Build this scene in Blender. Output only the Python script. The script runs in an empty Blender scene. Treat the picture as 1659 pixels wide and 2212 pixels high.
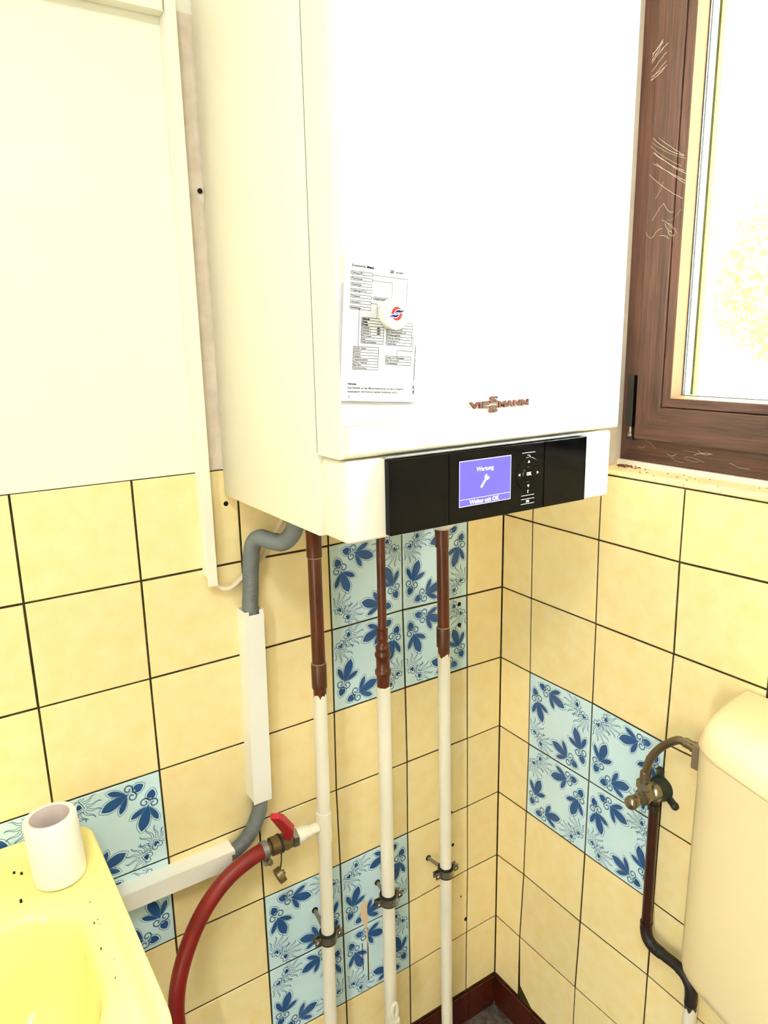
import bpy, bmesh, math, random
from mathutils import Vector, Matrix
random.seed(7)
PI = math.pi
SC = bpy.context.scene
COL = SC.collection

# ------------------------------------------------------------------ camera
cam_d = bpy.data.cameras.new('camera'); cam = bpy.data.objects.new('camera', cam_d); COL.objects.link(cam)
RIGHT = Vector((0.834, -0.5515, -0.0182)); UP = Vector((0.141, 0.181, 0.9733)); FWD = Vector((0.5335, 0.8143, -0.2288))
FWD.normalize(); RIGHT = (RIGHT - FWD*RIGHT.dot(FWD)).normalized(); UP = RIGHT.cross(FWD)
mw = Matrix((RIGHT, UP, -FWD)).transposed().to_4x4()
mw.translation = Vector((-0.94904, -1.02754, 1.47744))
cam.matrix_world = mw
cam_d.sensor_fit = 'HORIZONTAL'; cam_d.sensor_width = 36.0; cam_d.lens = 36.0*1589.53/1659.0
cam_d.clip_start = 0.02; cam_d.clip_end = 200
SC.camera = cam
SC.cycles.max_bounces = 6; SC.cycles.glossy_bounces = 2; SC.cycles.caustics_reflective = False; SC.cycles.caustics_refractive = False

# ------------------------------------------------------------------ world, lights, exposure
W = bpy.data.worlds.new('overcast_sky'); SC.world = W; W.use_nodes = True
bg = W.node_tree.nodes['Background']; bg.inputs['Color'].default_value = (0.95, 0.985, 1.0, 1); bg.inputs['Strength'].default_value = 27.0
vs = SC.view_settings
vs.view_transform = 'Standard'; vs.look = 'None'; vs.gamma = 1.0; vs.use_curve_mapping = False
vs.exposure = 0.47
FILL_POWER = 14.0          # unseen fill lamp added at the ceiling, built further down with its fitting

# ------------------------------------------------------------------ helpers
def srgb(r, g, b):
    f = lambda c: (c/255/12.92) if c/255 <= 0.04045 else ((c/255+0.055)/1.055)**2.4
    return (f(r), f(g), f(b), 1.0)

def M(name, col, rough=0.5, metal=0.0, var=0.0, vscale=8.0, bump=0.0, bscale=60.0, spec=0.5, coat=0.0, emit=None, col2=None, coord='Object', stretch=None, detail=3.0, ao=False):
    m = bpy.data.materials.new(name); m.use_nodes = True
    nt = m.node_tree; b = nt.nodes['Principled BSDF']
    b.inputs['Base Color'].default_value = col
    b.inputs['Roughness'].default_value = rough; b.inputs['Metallic'].default_value = metal
    b.inputs['Specular IOR Level'].default_value = spec
    b.inputs['Coat Weight'].default_value = coat; b.inputs['Coat Roughness'].default_value = 0.08
    if emit:
        b.inputs['Emission Color'].default_value = emit[0]; b.inputs['Emission Strength'].default_value = emit[1]
    vec = None
    if var or bump:
        if coord == 'World':
            g = nt.nodes.new('ShaderNodeNewGeometry'); vec = g.outputs['Position']
        else:
            g = nt.nodes.new('ShaderNodeTexCoord'); vec = g.outputs['Object']
        if stretch:
            mp = nt.nodes.new('ShaderNodeMapping'); mp.inputs['Scale'].default_value = stretch
            nt.links.new(vec, mp.inputs['Vector']); vec = mp.outputs['Vector']
    if var:
        n = nt.nodes.new('ShaderNodeTexNoise'); n.inputs['Scale'].default_value = vscale; n.inputs['Detail'].default_value = detail
        nt.links.new(vec, n.inputs['Vector'])
        r = nt.nodes.new('ShaderNodeValToRGB')
        r.color_ramp.elements[0].position = 0.32; r.color_ramp.elements[1].position = 0.68
        c2 = col2 or tuple([c*(1-var) for c in col[:3]] + [1])
        r.color_ramp.elements[0].color = c2; r.color_ramp.elements[1].color = col
        nt.links.new(n.outputs['Fac'], r.inputs['Fac']); nt.links.new(r.outputs['Color'], b.inputs['Base Color'])
    if bump:
        n = nt.nodes.new('ShaderNodeTexNoise'); n.inputs['Scale'].default_value = bscale; n.inputs['Detail'].default_value = 3
        nt.links.new(vec, n.inputs['Vector'])
        bp = nt.nodes.new('ShaderNodeBump'); bp.inputs['Strength'].default_value = bump; bp.inputs['Distance'].default_value = 0.002
        nt.links.new(n.outputs['Fac'], bp.inputs['Height']); nt.links.new(bp.outputs['Normal'], b.inputs['Normal'])
    return m

def link(o, parent=None):
    COL.objects.link(o)
    if parent is not None: o.parent = parent
    return o

def mobj(name, me, mats, parent=None, smooth=None):
    o = bpy.data.objects.new(name, me)
    for m in (mats if isinstance(mats, (list, tuple)) else [mats]): me.materials.append(m)
    if smooth is not None:
        for p in me.polygons: p.use_smooth = True
        if smooth < 180:
            try: me.set_sharp_from_angle(angle=math.radians(smooth))
            except Exception: pass
    link(o, parent)
    if parent is not None:
        # geometry is written in world space: keep it there
        o.matrix_parent_inverse = parent.matrix_world.inverted()
    return o

def obj(name, bm, mats, parent=None, smooth=None):
    bmesh.ops.recalc_face_normals(bm, faces=bm.faces)
    me = bpy.data.meshes.new(name); bm.to_mesh(me); bm.free()
    return mobj(name, me, mats, parent, smooth)

def tag(o, label, cat, group=None, kind=None):
    o['label'] = label; o['category'] = cat
    if group: o['group'] = group
    if kind: o['kind'] = kind
    return o

def thing(name, label, cat, loc=(0, 0, 0), group=None):
    o = bpy.data.objects.new(name, None); o.empty_display_size = 0.05; o.location = loc
    link(o); o.matrix_world = Matrix.Translation(Vector(loc))
    return tag(o, label, cat, group)

def struct(o): o['kind'] = 'structure'; return o

def NB(): return bmesh.new()

def box(bm, x0, x1, y0, y1, z0, z1, bev=0.0, seg=2, mi=0):
    vs_ = [bm.verts.new((x, y, z)) for x in (x0, x1) for y in (y0, y1) for z in (z0, z1)]
    idx = [(0, 1, 3, 2), (4, 6, 7, 5), (0, 4, 5, 1), (2, 3, 7, 6), (0, 2, 6, 4), (1, 5, 7, 3)]
    fs = [bm.faces.new([vs_[i] for i in f]) for f in idx]
    for f in fs: f.material_index = mi
    if bev:
        es = list({e for f in fs for e in f.edges})
        r = bmesh.ops.bevel(bm, geom=es, offset=bev, segments=seg, profile=0.5, affect='EDGES')
        for f in r['faces']: f.material_index = mi

def frame_from(t, hint=None):
    t = t.normalized()
    h = Vector(hint) if hint is not None else (Vector((0, 0, 1)) if abs(t.z) < 0.9 else Vector((1, 0, 0)))
    a = (h - t*h.dot(t)).normalized(); b = t.cross(a)
    return a, b

def tube(bm, pts, rad, seg=16, cap=True, mi=0):
    """pts list of vectors; rad number or list; parallel transported rings"""
    pts = [Vector(p) for p in pts]
    n = len(pts)
    if not isinstance(rad, (list, tuple)): rad = [rad]*n
    a = None; rings = []
    for i, p in enumerate(pts):
        t = (pts[min(i+1, n-1)] - pts[max(i-1, 0)])
        if t.length < 1e-9: t = Vector((0, 0, 1))
        t.normalize()
        if a is None: a, b = frame_from(t)
        else:
            a = (a - t*a.dot(t))
            a.normalize(); b = t.cross(a)
        rings.append([bm.verts.new(p + (a*math.cos(2*PI*k/seg) + b*math.sin(2*PI*k/seg))*rad[i]) for k in range(seg)])
    for i in range(n-1):
        for k in range(seg):
            f = bm.faces.new((rings[i][k], rings[i][(k+1) % seg], rings[i+1][(k+1) % seg], rings[i+1][k])); f.material_index = mi
    if cap:
        for r in (rings[0], rings[-1]):
            f = bm.faces.new(r); f.material_index = mi
    return rings

def lathe(bm, origin, axis, prof, seg=24, mi=0, hint=None, cap=True):
    """prof: list of (distance along axis, radius)"""
    o = Vector(origin); t = Vector(axis).normalized(); a, b = frame_from(t, hint)
    rings = []
    for d, r in prof:
        rings.append([bm.verts.new(o + t*d + (a*math.cos(2*PI*k/seg) + b*math.sin(2*PI*k/seg))*max(r, 1e-5)) for k in range(seg)])
    for i in range(len(rings)-1):
        for k in range(seg):
            f = bm.faces.new((rings[i][k], rings[i][(k+1) % seg], rings[i+1][(k+1) % seg], rings[i+1][k])); f.material_index = mi
    if cap:
        for r in (rings[0], rings[-1]):
            f = bm.faces.new(r); f.material_index = mi
    return rings

def smooth_path(pts, n=12, close=False):
    pts = [Vector(p) for p in pts]; out = []
    for i in range(len(pts)-1):
        p0 = pts[max(i-1, 0)]; p1 = pts[i]; p2 = pts[i+1]; p3 = pts[min(i+2, len(pts)-1)]
        for k in range(n):
            t = k/n
            out.append(0.5*((2*p1) + (p2-p0)*t + (2*p0-5*p1+4*p2-p3)*t*t + (3*p1-p0-3*p2+p3)*t*t*t))
    out.append(pts[-1]); return out

def resample(pts, step):
    out = [pts[0].copy()]; acc = 0.0
    for i in range(1, len(pts)):
        a = pts[i-1]; b = pts[i]; L = (b-a).length
        while acc + L >= step:
            t = (step-acc)/L; a = a + (b-a)*t; out.append(a.copy()); L = (b-a).length; acc = 0.0
        acc += L
    out.append(pts[-1].copy()); return out

def prism(bm, poly, d0, d1, f, mi=0):
    """poly of 2D points, f(u,v,d)->3D"""
    a = [bm.verts.new(f(u, v, d0)) for u, v in poly]; b = [bm.verts.new(f(u, v, d1)) for u, v in poly]
    n = len(poly); fs = [bm.faces.new(a), bm.faces.new(b)]
    for i in range(n): fs.append(bm.faces.new((a[i], a[(i+1) % n], b[(i+1) % n], b[i])))
    for q in fs: q.material_index = mi
    return fs

def loft(bm, loops, cap0=True, cap1=True, mi=0):
    R = [[bm.verts.new(p) for p in lp] for lp in loops]; n = len(R[0])
    for i in range(len(R)-1):
        for k in range(n):
            f = bm.faces.new((R[i][k], R[i][(k+1) % n], R[i+1][(k+1) % n], R[i+1][k])); f.material_index = mi
    if cap0: bm.faces.new(R[0]).material_index = mi
    if cap1: bm.faces.new(R[-1]).material_index = mi
    return R

_fonts_tmp = []
def text_mesh(body, size, align='LEFT', extrude=0.0, offset=0.0, shear=0.0):
    """returns list of (verts, faces) of a text in its own xy plane"""
    cu = bpy.data.curves.new('tmp_text', 'FONT'); cu.body = body; cu.size = size; cu.align_x = align; cu.align_y = 'BOTTOM_BASELINE'
    cu.extrude = extrude; cu.offset = offset; cu.shear = shear; cu.resolution_u = 3
    o = bpy.data.objects.new('tmp_text', cu); COL.objects.link(o)
    bpy.context.view_layer.update()
    dg = bpy.context.evaluated_depsgraph_get(); ev = o.evaluated_get(dg); me = ev.to_mesh()
    V = [v.co.copy() for v in me.vertices]; F = [tuple(p.vertices) for p in me.polygons]
    ev.to_mesh_clear(); bpy.data.objects.remove(o); bpy.data.curves.remove(cu)
    return V, F

def add_text(bm, body, size, f, align='LEFT', extrude=0.0, offset=0.0, mi=0, shear=0.0, fit=None):
    V, F = text_mesh(body, size, align, extrude, offset, shear)
    if fit and V:
        x0 = min(v.x for v in V); x1 = max(v.x for v in V)
        s = fit/(x1-x0)
        for v in V: v.x *= s
    vv = [bm.verts.new(f(v.x, v.y, v.z)) for v in V]
    for q in F:
        try: bm.faces.new([vv[i] for i in q]).material_index = mi
        except ValueError: pass

# ------------------------------------------------------------------ materials
YEL = srgb(250, 231, 177)
m_tile = M('yellow_glazed_tile', YEL, 0.26, var=1, vscale=34, col2=srgb(247, 222, 158), coord='World', bump=0.06, bscale=90, detail=4)
def tile_variation(m):
    nt = m.node_tree; b = nt.nodes['Principled BSDF']; src = b.inputs['Base Color'].links[0].from_socket
    oi = nt.nodes.new('ShaderNodeObjectInfo'); hs = nt.nodes.new('ShaderNodeHueSaturation')
    mr = nt.nodes.new('ShaderNodeMapRange'); mr.inputs['To Min'].default_value = 0.95; mr.inputs['To Max'].default_value = 1.04
    nt.links.new(oi.outputs['Random'], mr.inputs['Value']); nt.links.new(mr.outputs['Result'], hs.inputs['Value'])
    nt.links.new(src, hs.inputs['Color']); nt.links.new(hs.outputs['Color'], b.inputs['Base Color'])
tile_variation(m_tile)
m_blue = M('pale_blue_glazed_tile', srgb(220, 246, 251), 0.22, var=1, vscale=20, col2=srgb(214, 241, 246), coord='World')
m_bl_dark = M('cobalt_print', srgb(44, 84, 140), 0.25)
m_bl_line = M('blue_grey_print', srgb(84, 122, 158), 0.25)
m_bl_halo = M('pale_print_outline', srgb(120, 156, 186), 0.25)
m_grout = M('dark_grout', srgb(74, 62, 38), 0.9, spec=0.1, var=1, vscale=60, col2=srgb(48, 39, 22), coord='World')
m_plaster = M('cream_paint', srgb(248, 244, 226), 0.75, var=0.03, vscale=5, bump=0.12, bscale=70, coord='World')
m_bare = M('bare_plaster', srgb(232, 218, 200), 0.92, var=1, vscale=40, col2=srgb(216, 199, 180), bump=0.5, bscale=120, coord='World')
m_white_plaster = M('white_reveal_plaster', srgb(238, 226, 214), 0.85, var=0.08, vscale=30, bump=0.3, bscale=90, coord='World')
m_dark = M('black_hole', srgb(12, 11, 10), 0.9)
m_brown_tile = M('dark_brown_skirting_tile', srgb(74, 26, 12), 0.2, var=0.35, vscale=20, coord='World')
m_floor = M('grey_speckled_floor', srgb(120, 112, 100), 0.6, var=1, vscale=55, col2=srgb(48, 44, 38), coord='World', detail=8)
m_ceil = M('white_ceiling_paint', srgb(245, 243, 238), 0.85)
m_boiler = M('creamy_white_enamel', srgb(243, 236, 214), 0.38, spec=0.35)
m_boiler_in = M('white_plastic', srgb(238, 235, 226), 0.5)
m_black = M('gloss_black_plastic', srgb(7, 8, 10), 0.1, spec=0.12)
m_blackm = M('satin_black_plastic', srgb(16, 17, 18), 0.35)
m_silver = M('silver_trim', srgb(168, 168, 164), 0.3, metal=0.7)
m_screen = M('lit_violet_display', srgb(60, 54, 170), 0.2, emit=(srgb(116, 106, 244), 0.62))
m_pix = M('lit_white_pixels', srgb(200, 205, 255), 0.3, emit=(srgb(205, 214, 255), 0.72))
m_sym = M('white_symbol_print', srgb(235, 235, 235), 0.5)
m_chrome = M('brushed_letters', srgb(92, 80, 68), 0.5, metal=0.0, spec=0.15)
m_red_edge = M('red_letter_edge', srgb(150, 14, 26), 0.5, spec=0.1)
m_paper = M('white_paper', srgb(206, 206, 205), 0.9, spec=0.0)
m_ink = M('grey_print_ink', srgb(48, 47, 50), 0.9, spec=0.0)
m_inkb = M('black_print_ink', srgb(18, 17, 19), 0.9, spec=0.0)
m_magnet = M('cream_magnet_plastic', srgb(246, 243, 222), 0.35)
m_emb_red = M('coral_red_print', srgb(214, 58, 50), 0.4, spec=0.05)
m_emb_blue = M('navy_blue_print', srgb(12, 36, 104), 0.4, spec=0.05)
m_emb_white = M('white_print', srgb(248, 247, 240), 0.4)
m_duct = M('white_pvc_trunking', srgb(247, 242, 222), 0.4)
m_conduit = M('white_pvc_channel', srgb(246, 243, 232), 0.38)
m_cable = M('beige_cable_sheath', srgb(224, 206, 178), 0.5)
m_hose_g = M('grey_corrugated_plastic', srgb(112, 117, 116), 0.42)
m_hose_r = M('red_rubber_hose', srgb(132, 20, 12), 0.42, var=0.25, vscale=30)
m_brown = M('brown_painted_copper', srgb(98, 42, 14), 0.28, metal=0.1, var=1, vscale=34, col2=srgb(66, 26, 9), coord='World', stretch=(1, 1, 0.25))
m_brown_d = M('dark_brown_copper', srgb(84, 44, 18), 0.35, metal=0.2, var=0.35, vscale=40, coord='World')
m_solder = M('grey_solder', srgb(150, 130, 112), 0.4, metal=0.6)
m_wpaint = M('cream_white_pipe_paint', srgb(244, 236, 214), 0.4, var=0.06, vscale=12, coord='World')
m_brass = M('dull_brass', srgb(134, 112, 74), 0.38, metal=0.65, var=0.35, vscale=60)
m_zinc = M('zinc_plated_steel', srgb(150, 146, 128), 0.32, metal=0.85, var=0.25, vscale=80)
m_rubber = M('black_rubber', srgb(18, 17, 14), 0.6)
m_redh = M('red_handle_plastic', srgb(178, 18, 34), 0.4)
m_ceramic = M('pale_yellow_ceramic', srgb(249, 235, 152), 0.14, coat=0.2)
m_cream_pl = M('cream_cistern_plastic', srgb(240, 220, 174), 0.32)
m_tissue = M('white_tissue', srgb(248, 244, 230), 0.95, bump=0.3, bscale=150)
m_core = M('grey_cardboard', srgb(228, 212, 204), 0.9)
m_steel = M('braided_steel', srgb(128, 114, 96), 0.32, metal=0.85)
m_nickel = M('nickel_fitting', srgb(138, 128, 108), 0.25, metal=0.85)
m_verd = M('black_green_verdigris', srgb(30, 44, 32), 0.6, var=1, vscale=90, col2=srgb(12, 13, 10))
m_dbrown = M('dark_pipe_paint', srgb(52, 16, 7), 0.28, var=0.35, vscale=40, coord='World')
m_dblack = M('sooty_brown_pipe', srgb(36, 26, 15), 0.55, var=0.45, vscale=90, coord='World')
m_gasket = M('black_gasket', srgb(28, 24, 28), 0.6)
m_alu = M('grey_spacer', srgb(74, 78, 82), 0.6, spec=0.2)
m_seal = M('white_edge_seal', srgb(232, 236, 222), 0.5)
m_lip = M('yellowed_outer_lip', srgb(150, 140, 52), 0.7, spec=0.1)
m_cob = M('cobweb_silk', srgb(236, 222, 206), 0.8)
m_crumb = M('rust_crumbs', srgb(96, 48, 20), 0.9)
m_patch = M('beige_filler', srgb(226, 196, 160), 0.9, bump=0.4, bscale=100)
m_leaf = M('yellow_green_leaves', srgb(128, 132, 44), 0.7, spec=0.1, var=1, vscale=9, col2=srgb(158, 158, 74))
m_ground = M('pale_gravel', srgb(226, 222, 210), 0.9)

def wood(name, axis):
    m = bpy.data.materials.new(name); m.use_nodes = True; nt = m.node_tree; b = nt.nodes['Principled BSDF']
    g = nt.nodes.new('ShaderNodeNewGeometry'); mp = nt.nodes.new('ShaderNodeMapping')
    s = [150, 150, 150]; s[axis] = 4.0; mp.inputs['Scale'].default_value = s
    n = nt.nodes.new('ShaderNodeTexNoise'); n.inputs['Scale'].default_value = 3.0; n.inputs['Detail'].default_value = 5; n.inputs['Roughness'].default_value = 0.6
    mp2 = nt.nodes.new('ShaderNodeMapping'); s2 = [36, 36, 36]; s2[axis] = 1.6; mp2.inputs['Scale'].default_value = s2
    n2 = nt.nodes.new('ShaderNodeTexNoise'); n2.inputs['Scale'].default_value = 2.0; n2.inputs['Detail'].default_value = 3
    nt.links.new(g.outputs['Position'], mp.inputs['Vector']); nt.links.new(g.outputs['Position'], mp2.inputs['Vector'])
    nt.links.new(mp.outputs['Vector'], n.inputs['Vector']); nt.links.new(mp2.outputs['Vector'], n2.inputs['Vector'])
    r = nt.nodes.new('ShaderNodeValToRGB'); r.color_ramp.elements[0].position = 0.30; r.color_ramp.elements[1].position = 0.72
    r.color_ramp.elements[0].color = srgb(42, 22, 18); r.color_ramp.elements[1].color = srgb(88, 53, 43)
    ad = nt.nodes.new('ShaderNodeMath'); ad.operation = 'ADD'
    ml = nt.nodes.new('ShaderNodeMath'); ml.operation = 'MULTIPLY_ADD'; ml.inputs[1].default_value = 0.55; ml.inputs[2].default_value = -0.28
    nt.links.new(n2.outputs['Fac'], ml.inputs[0]); nt.links.new(n.outputs['Fac'], ad.inputs[0]); nt.links.new(ml.outputs[0], ad.inputs[1])
    nt.links.new(ad.outputs[0], r.inputs['Fac']); nt.links.new(r.outputs['Color'], b.inputs['Base Color'])
    b.inputs['Roughness'].default_value = 0.42
    bp = nt.nodes.new('ShaderNodeBump'); bp.inputs['Strength'].default_value = 0.25; bp.inputs['Distance'].default_value = 0.001
    nt.links.new(n.outputs['Fac'], bp.inputs['Height']); nt.links.new(bp.outputs['Normal'], b.inputs['Normal'])
    return m
m_wood_z = wood('brown_woodgrain_foil_upright', 2)
m_wood_y = wood('brown_woodgrain_foil_level', 1)

def glass_mat():
    m = bpy.data.materials.new('clear_window_glass'); m.use_nodes = True; nt = m.node_tree
    for n in list(nt.nodes):
        if n.type != 'OUTPUT_MATERIAL': nt.nodes.remove(n)
    out = [n for n in nt.nodes if n.type == 'OUTPUT_MATERIAL'][0]
    t = nt.nodes.new('ShaderNodeBsdfTransparent'); t.inputs['Color'].default_value = (0.97, 0.985, 0.975, 1)
    g = nt.nodes.new('ShaderNodeBsdfGlossy'); g.inputs['Roughness'].default_value = 0.02
    f0 = nt.nodes.new('ShaderNodeLayerWeight'); f0.inputs['Blend'].default_value = 0.5
    f1 = nt.nodes.new('ShaderNodeMath'); f1.operation = 'POWER'; f1.inputs[1].default_value = 27.0; nt.links.new(f0.outputs['Facing'], f1.inputs[0])
    f = nt.nodes.new('ShaderNodeMath'); f.operation = 'MULTIPLY_ADD'; f.inputs[1].default_value = 0.5; f.inputs[2].default_value = 0.03; nt.links.new(f1.outputs[0], f.inputs[0])
    mx = nt.nodes.new('ShaderNodeMixShader')
    nt.links.new(f.outputs[0], mx.inputs[0]); nt.links.new(t.outputs[0], mx.inputs[1]); nt.links.new(g.outputs[0], mx.inputs[2])
    nt.links.new(mx.outputs[0], out.inputs['Surface']); return m
m_glass = glass_mat()

# ------------------------------------------------------------------ room shell
XL, YF, ZC = -2.05, -2.35, 2.52          # far left wall, wall behind the camera, ceiling
TT = 0.0017                              # tile faces stand this far out of the joints
WY0, WY1, WZ0, WZ1 = -0.2114, -0.8614, 1.2640, 2.3200   # window opening
Z_TILE_B = 1.2945                        # top of tiling on the boiler wall
Z_TILE_R = 1.2560                        # top of tiling under the sill

bm = NB(); box(bm, XL-0.1, 0.30, YF-0.1, 0.15, -0.08, 0.0); floor = struct(obj('floor', bm, m_floor))
bm = NB(); box(bm, XL-0.1, 0.30, YF-0.1, 0.15, ZC, ZC+0.1); ceil = struct(obj('ceiling', bm, m_ceil))
# boiler wall: joint bed below, painted plaster above
bm = NB()
box(bm, XL, 0.30, TT, 0.15, 0.0, Z_TILE_B, mi=0)
box(bm, XL, 0.30, 0.0008, 0.15, Z_TILE_B, ZC, mi=1)
wall_back = struct(obj('wall_back', bm, [m_grout, m_plaster]))
bm = NB()
box(bm, TT, 0.30, YF, TT-.0001, 0.0, Z_TILE_R, mi=0)
box(bm, 0.012, 0.30, YF, 0.0, Z_TILE_R, WZ0-0.008, mi=0)
box(bm, 0.0008, 0.30, WY0, 0.0007, Z_TILE_R, ZC, mi=1)
box(bm, 0.0008, 0.30, YF, WY1, Z_TILE_R, ZC, mi=1)
box(bm, 0.0008, 0.30, WY1, WY0, WZ1, ZC, mi=1)
wall_right = struct(obj('wall_right', bm, [m_grout, m_white_plaster]))
bm = NB()                                  # far left wall; narrow unseen doorway added to let in fill light
DY0, DY1, DZ = -1.60, -1.385, 2.05
box(bm, XL-0.1, XL, YF-0.1, DY0, 0.0, ZC); box(bm, XL-0.1, XL, DY1, 0.15, 0.0, ZC); box(bm, XL-0.1, XL, DY0, DY1, DZ, ZC)
wall_left = struct(obj('wall_left', bm, m_plaster))
bm = NB(); box(bm, XL, 0.30, YF-0.1, YF, 0.0, ZC); wall_front = struct(obj('wall_front', bm, m_plaster))
bm = NB()                                  # white frame around the added fill light doorway
box(bm, XL-.11, XL+.012, DY0-.05, DY0+.01, 0, DZ+.05, bev=.002); box(bm, XL-.11, XL+.012, DY1-.01, DY1+.05, 0, DZ+.05, bev=.002); box(bm, XL-.11, XL+.012, DY0+.01, DY1-.01, DZ-.01, DZ+.05, bev=.002)
struct(obj('added_fill_door', bm, m_boiler_in))

# ---------------- tile grid: nominal pitch plus the small laying errors of each joint (mm)
P = 0.152; H = 1.148; A0 = 0.08328; B0 = 0.08102
ERR = {
 'K': {0: (0, -3.8), -1: (0, .5), -2: (0, 2.9), -3: (0, 2.5), -4: (0, .3), -5: (0, -1.7), -6: (0, -4.4)},
 'F': {-1: (-6.1, 2.3), -2: (-3.5, 4.8), -4: (-.2, -1.2), -5: (1.4, -1.2), -6: (.4, -4.7)},
 'E': {-1: (-3.6, 6.0), -2: (-.3, 4.6), -3: (1.9, 1.9), -4: (1.1, .2), -5: (2.2, -7.7), -6: (2.9, -8.2)},
 'D': {0: (1.2, -.9), -1: (2.0, 2.8), -2: (.6, 2.3), -3: (-1.1, 1.8), -4: (1.3, -.7), -5: (2.6, -3.3), -6: (3.9, -6.0)},
 'C': {0: (1.4, .8), -4: (1.6, 2.0), -5: (1.7, 0)},
 'B': {0: (-.6, -.4), -1: (-1.2, .4), -2: (-1.0, 1.4), -3: (-.2, -.1), -4: (-1.3, 3.1)},
 'A': {0: (-1.4, -.9), -1: (-.8, .3), -2: (.1, .5)},
 'G': {0: (3.7, -4.1), -1: (1.6, 0), -2: (-1.0, 1.9), -3: (-2.9, 1.6), -4: (-1.8, 1.6), -5: (.3, 3.9), -6: (6.8, -3.4)},
 'H': {0: (1.4, -4.3), -1: (-1.3, -.7), -2: (-2.5, 2.5), -3: (-3.6, 1.5), -4: (-3.1, 1.7), -5: (-.2, 1.9), -6: (4.4, -1.3)},
 'I': {0: (-.5, -4.9), -1: (-2.6, -.8), -2: (-.5, -3.9), -5: (0, 5.9)},
 'J': {-1: (.5, -.3)}}
def err(line, r):
    d = ERR.get(line, {})
    if r in d: return d[r]
    if not d: return (0, 0)
    ks = sorted(d)
    lo = [k for k in ks if k < r]; hi = [k for k in ks if k > r]
    if lo and hi:
        a, b = lo[-1], hi[0]; t = (r-a)/(b-a)
        return tuple(d[a][i]*(1-t)+d[b][i]*t for i in (0, 1))
    k = lo[-1] if lo else hi[0]
    return (d[k][0], d[k][1]*0.6)
LB = ['K', 'F', 'E', 'D', 'C', 'B', 'A', 'A1', 'A2', 'A3', 'A4']
LR = ['K', 'G', 'H', 'I', 'J', 'J1', 'J2', 'J3', 'J4']
def back_pt(i, r):                       # (x, z)
    e = err(LB[i], r)
    x = (0 if i == 0 else -(A0 + (i-1)*P)) + e[0]/1000
    z = r*P + H + e[1]/1000
    if r == 1: z = Z_TILE_B
    if r == -7: z = 0.0815
    return (x, z)
def right_pt(i, r):                      # (-y, z)
    e = err(LR[i], r)
    y = (0 if i == 0 else -(B0 + (i-1)*P)) + (e[0]/1000 if i else 0)
    z = r*P + H + e[1]/1000
    if r == 1: z = Z_TILE_R
    if r == -7: z = 0.0815
    return (-y, z)
fb = lambda u, v, d: Vector((u, -d, v))          # boiler wall: u = x, d outwards into the room
fr = lambda u, v, d: Vector((-d, -u, v))         # window wall: u = -y

JT = 0.0016
def inset_poly(poly, d):
    n = len(poly); out = []
    A = sum(poly[i][0]*poly[(i+1) % n][1]-poly[(i+1) % n][0]*poly[i][1] for i in range(n))
    s = 1 if A > 0 else -1
    for i in range(n):
        p0, p1, p2 = Vector(poly[i-1]), Vector(poly[i]), Vector(poly[(i+1) % n])
        e1 = (p1-p0).normalized(); e2 = (p2-p1).normalized()
        n1 = Vector((-e1.y, e1.x))*s; n2 = Vector((-e2.y, e2.x))*s
        k = 1+n1.dot(n2)
        q = p1 + (n1+n2)/max(k, 0.3)*d
        out.append((q.x, q.y))
    return out
def make_tile(parent, poly, f, mat, dj=0.0):
    j = JT*random.uniform(0.85, 1.2)
    p0 = inset_poly(poly, j); p1 = inset_poly(poly, j+0.0007); pd = -TT
    bm = NB(); lift = random.uniform(-0.0002, 0.0002)
    loft(bm, [[f(u, v, pd-0.0015) for u, v in p0], [f(u, v, lift-0.0006) for u, v in p0], [f(u, v, lift) for u, v in p1]])
    return obj('tile', bm, mat, parent), lift

# ---------------- the printed motif of the blue tiles, drawn in the unit square
def leaf_poly(s0, t0, s1, t1, w, n=10, peak=0.62):
    a = Vector((s0, t0)); b = Vector((s1, t1)); d = b-a; nrm = Vector((-d.y, d.x)).normalized()
    pr = []
    for i in range(n+1):
        t = i/n
        wd = w*(math.sin(PI*min(1, t**0.9*(0.5/peak**0.9)))) if t < peak else w*math.cos(PI/2*((t-peak)/(1-peak))**1.25)
        pr.append((a+d*t, wd))
    L = [p+nrm*x for p, x in pr]; Rr = [p-nrm*x for p, x in pr]
    return [tuple(p) for p in L] + [tuple(p) for p in reversed(Rr[1:-1])]
def fleur():
    S = []                                # (kind, pts, material, closed/width)
    main = leaf_poly(0.12, 0, 0.405, 0, 0.056); S.append(('fill', main, 0))
    S.append(('line', leaf_poly(0.115, 0, 0.432, 0, 0.070) , 1, 0.008))
    for sg in (1, -1):
        S.append(('fill', leaf_poly(0.135, 0.018*sg, 0.272, 0.146*sg, 0.030), 0))
        S.append(('line', leaf_poly(0.130, 0.016*sg, 0.288, 0.162*sg, 0.041), 1, 0.007))
        sp = []
        for k in range(22):
            t = k/21; ang = -0.35*PI + t*2.35*PI; r = 0.056*(1-0.72*t)
            sp.append((0.092-r*math.cos(ang)*0.9, sg*(0.052-r*math.sin(ang)*-1*0.95)-sg*0.004))
        S.append(('line_o', sp, 2, 0.0165))
        S.append(('line_o', [(0.045, 0.012*sg), (0.075, 0.01*sg), (0.12, 0.006*sg), (0.16, 0.004*sg)], 1, 0.006))
    bulb = [(-0.045, 0), (-0.030, 0.020), (-0.005, 0.036), (0.022, 0.036), (0.036, 0.018), (0.030, 0.0), (0.036, -0.018), (0.022, -0.036), (-0.005, -0.036), (-0.030, -0.020)]
    bulb = [(x*1.22, y*1.22) for x, y in bulb]; S.append(('fill', bulb, 0))
    S.append(('line', [(x*1.36-0.002, y*1.36) for x, y in bulb], 1, 0.009))
    return S
FLEUR = fleur()
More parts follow.
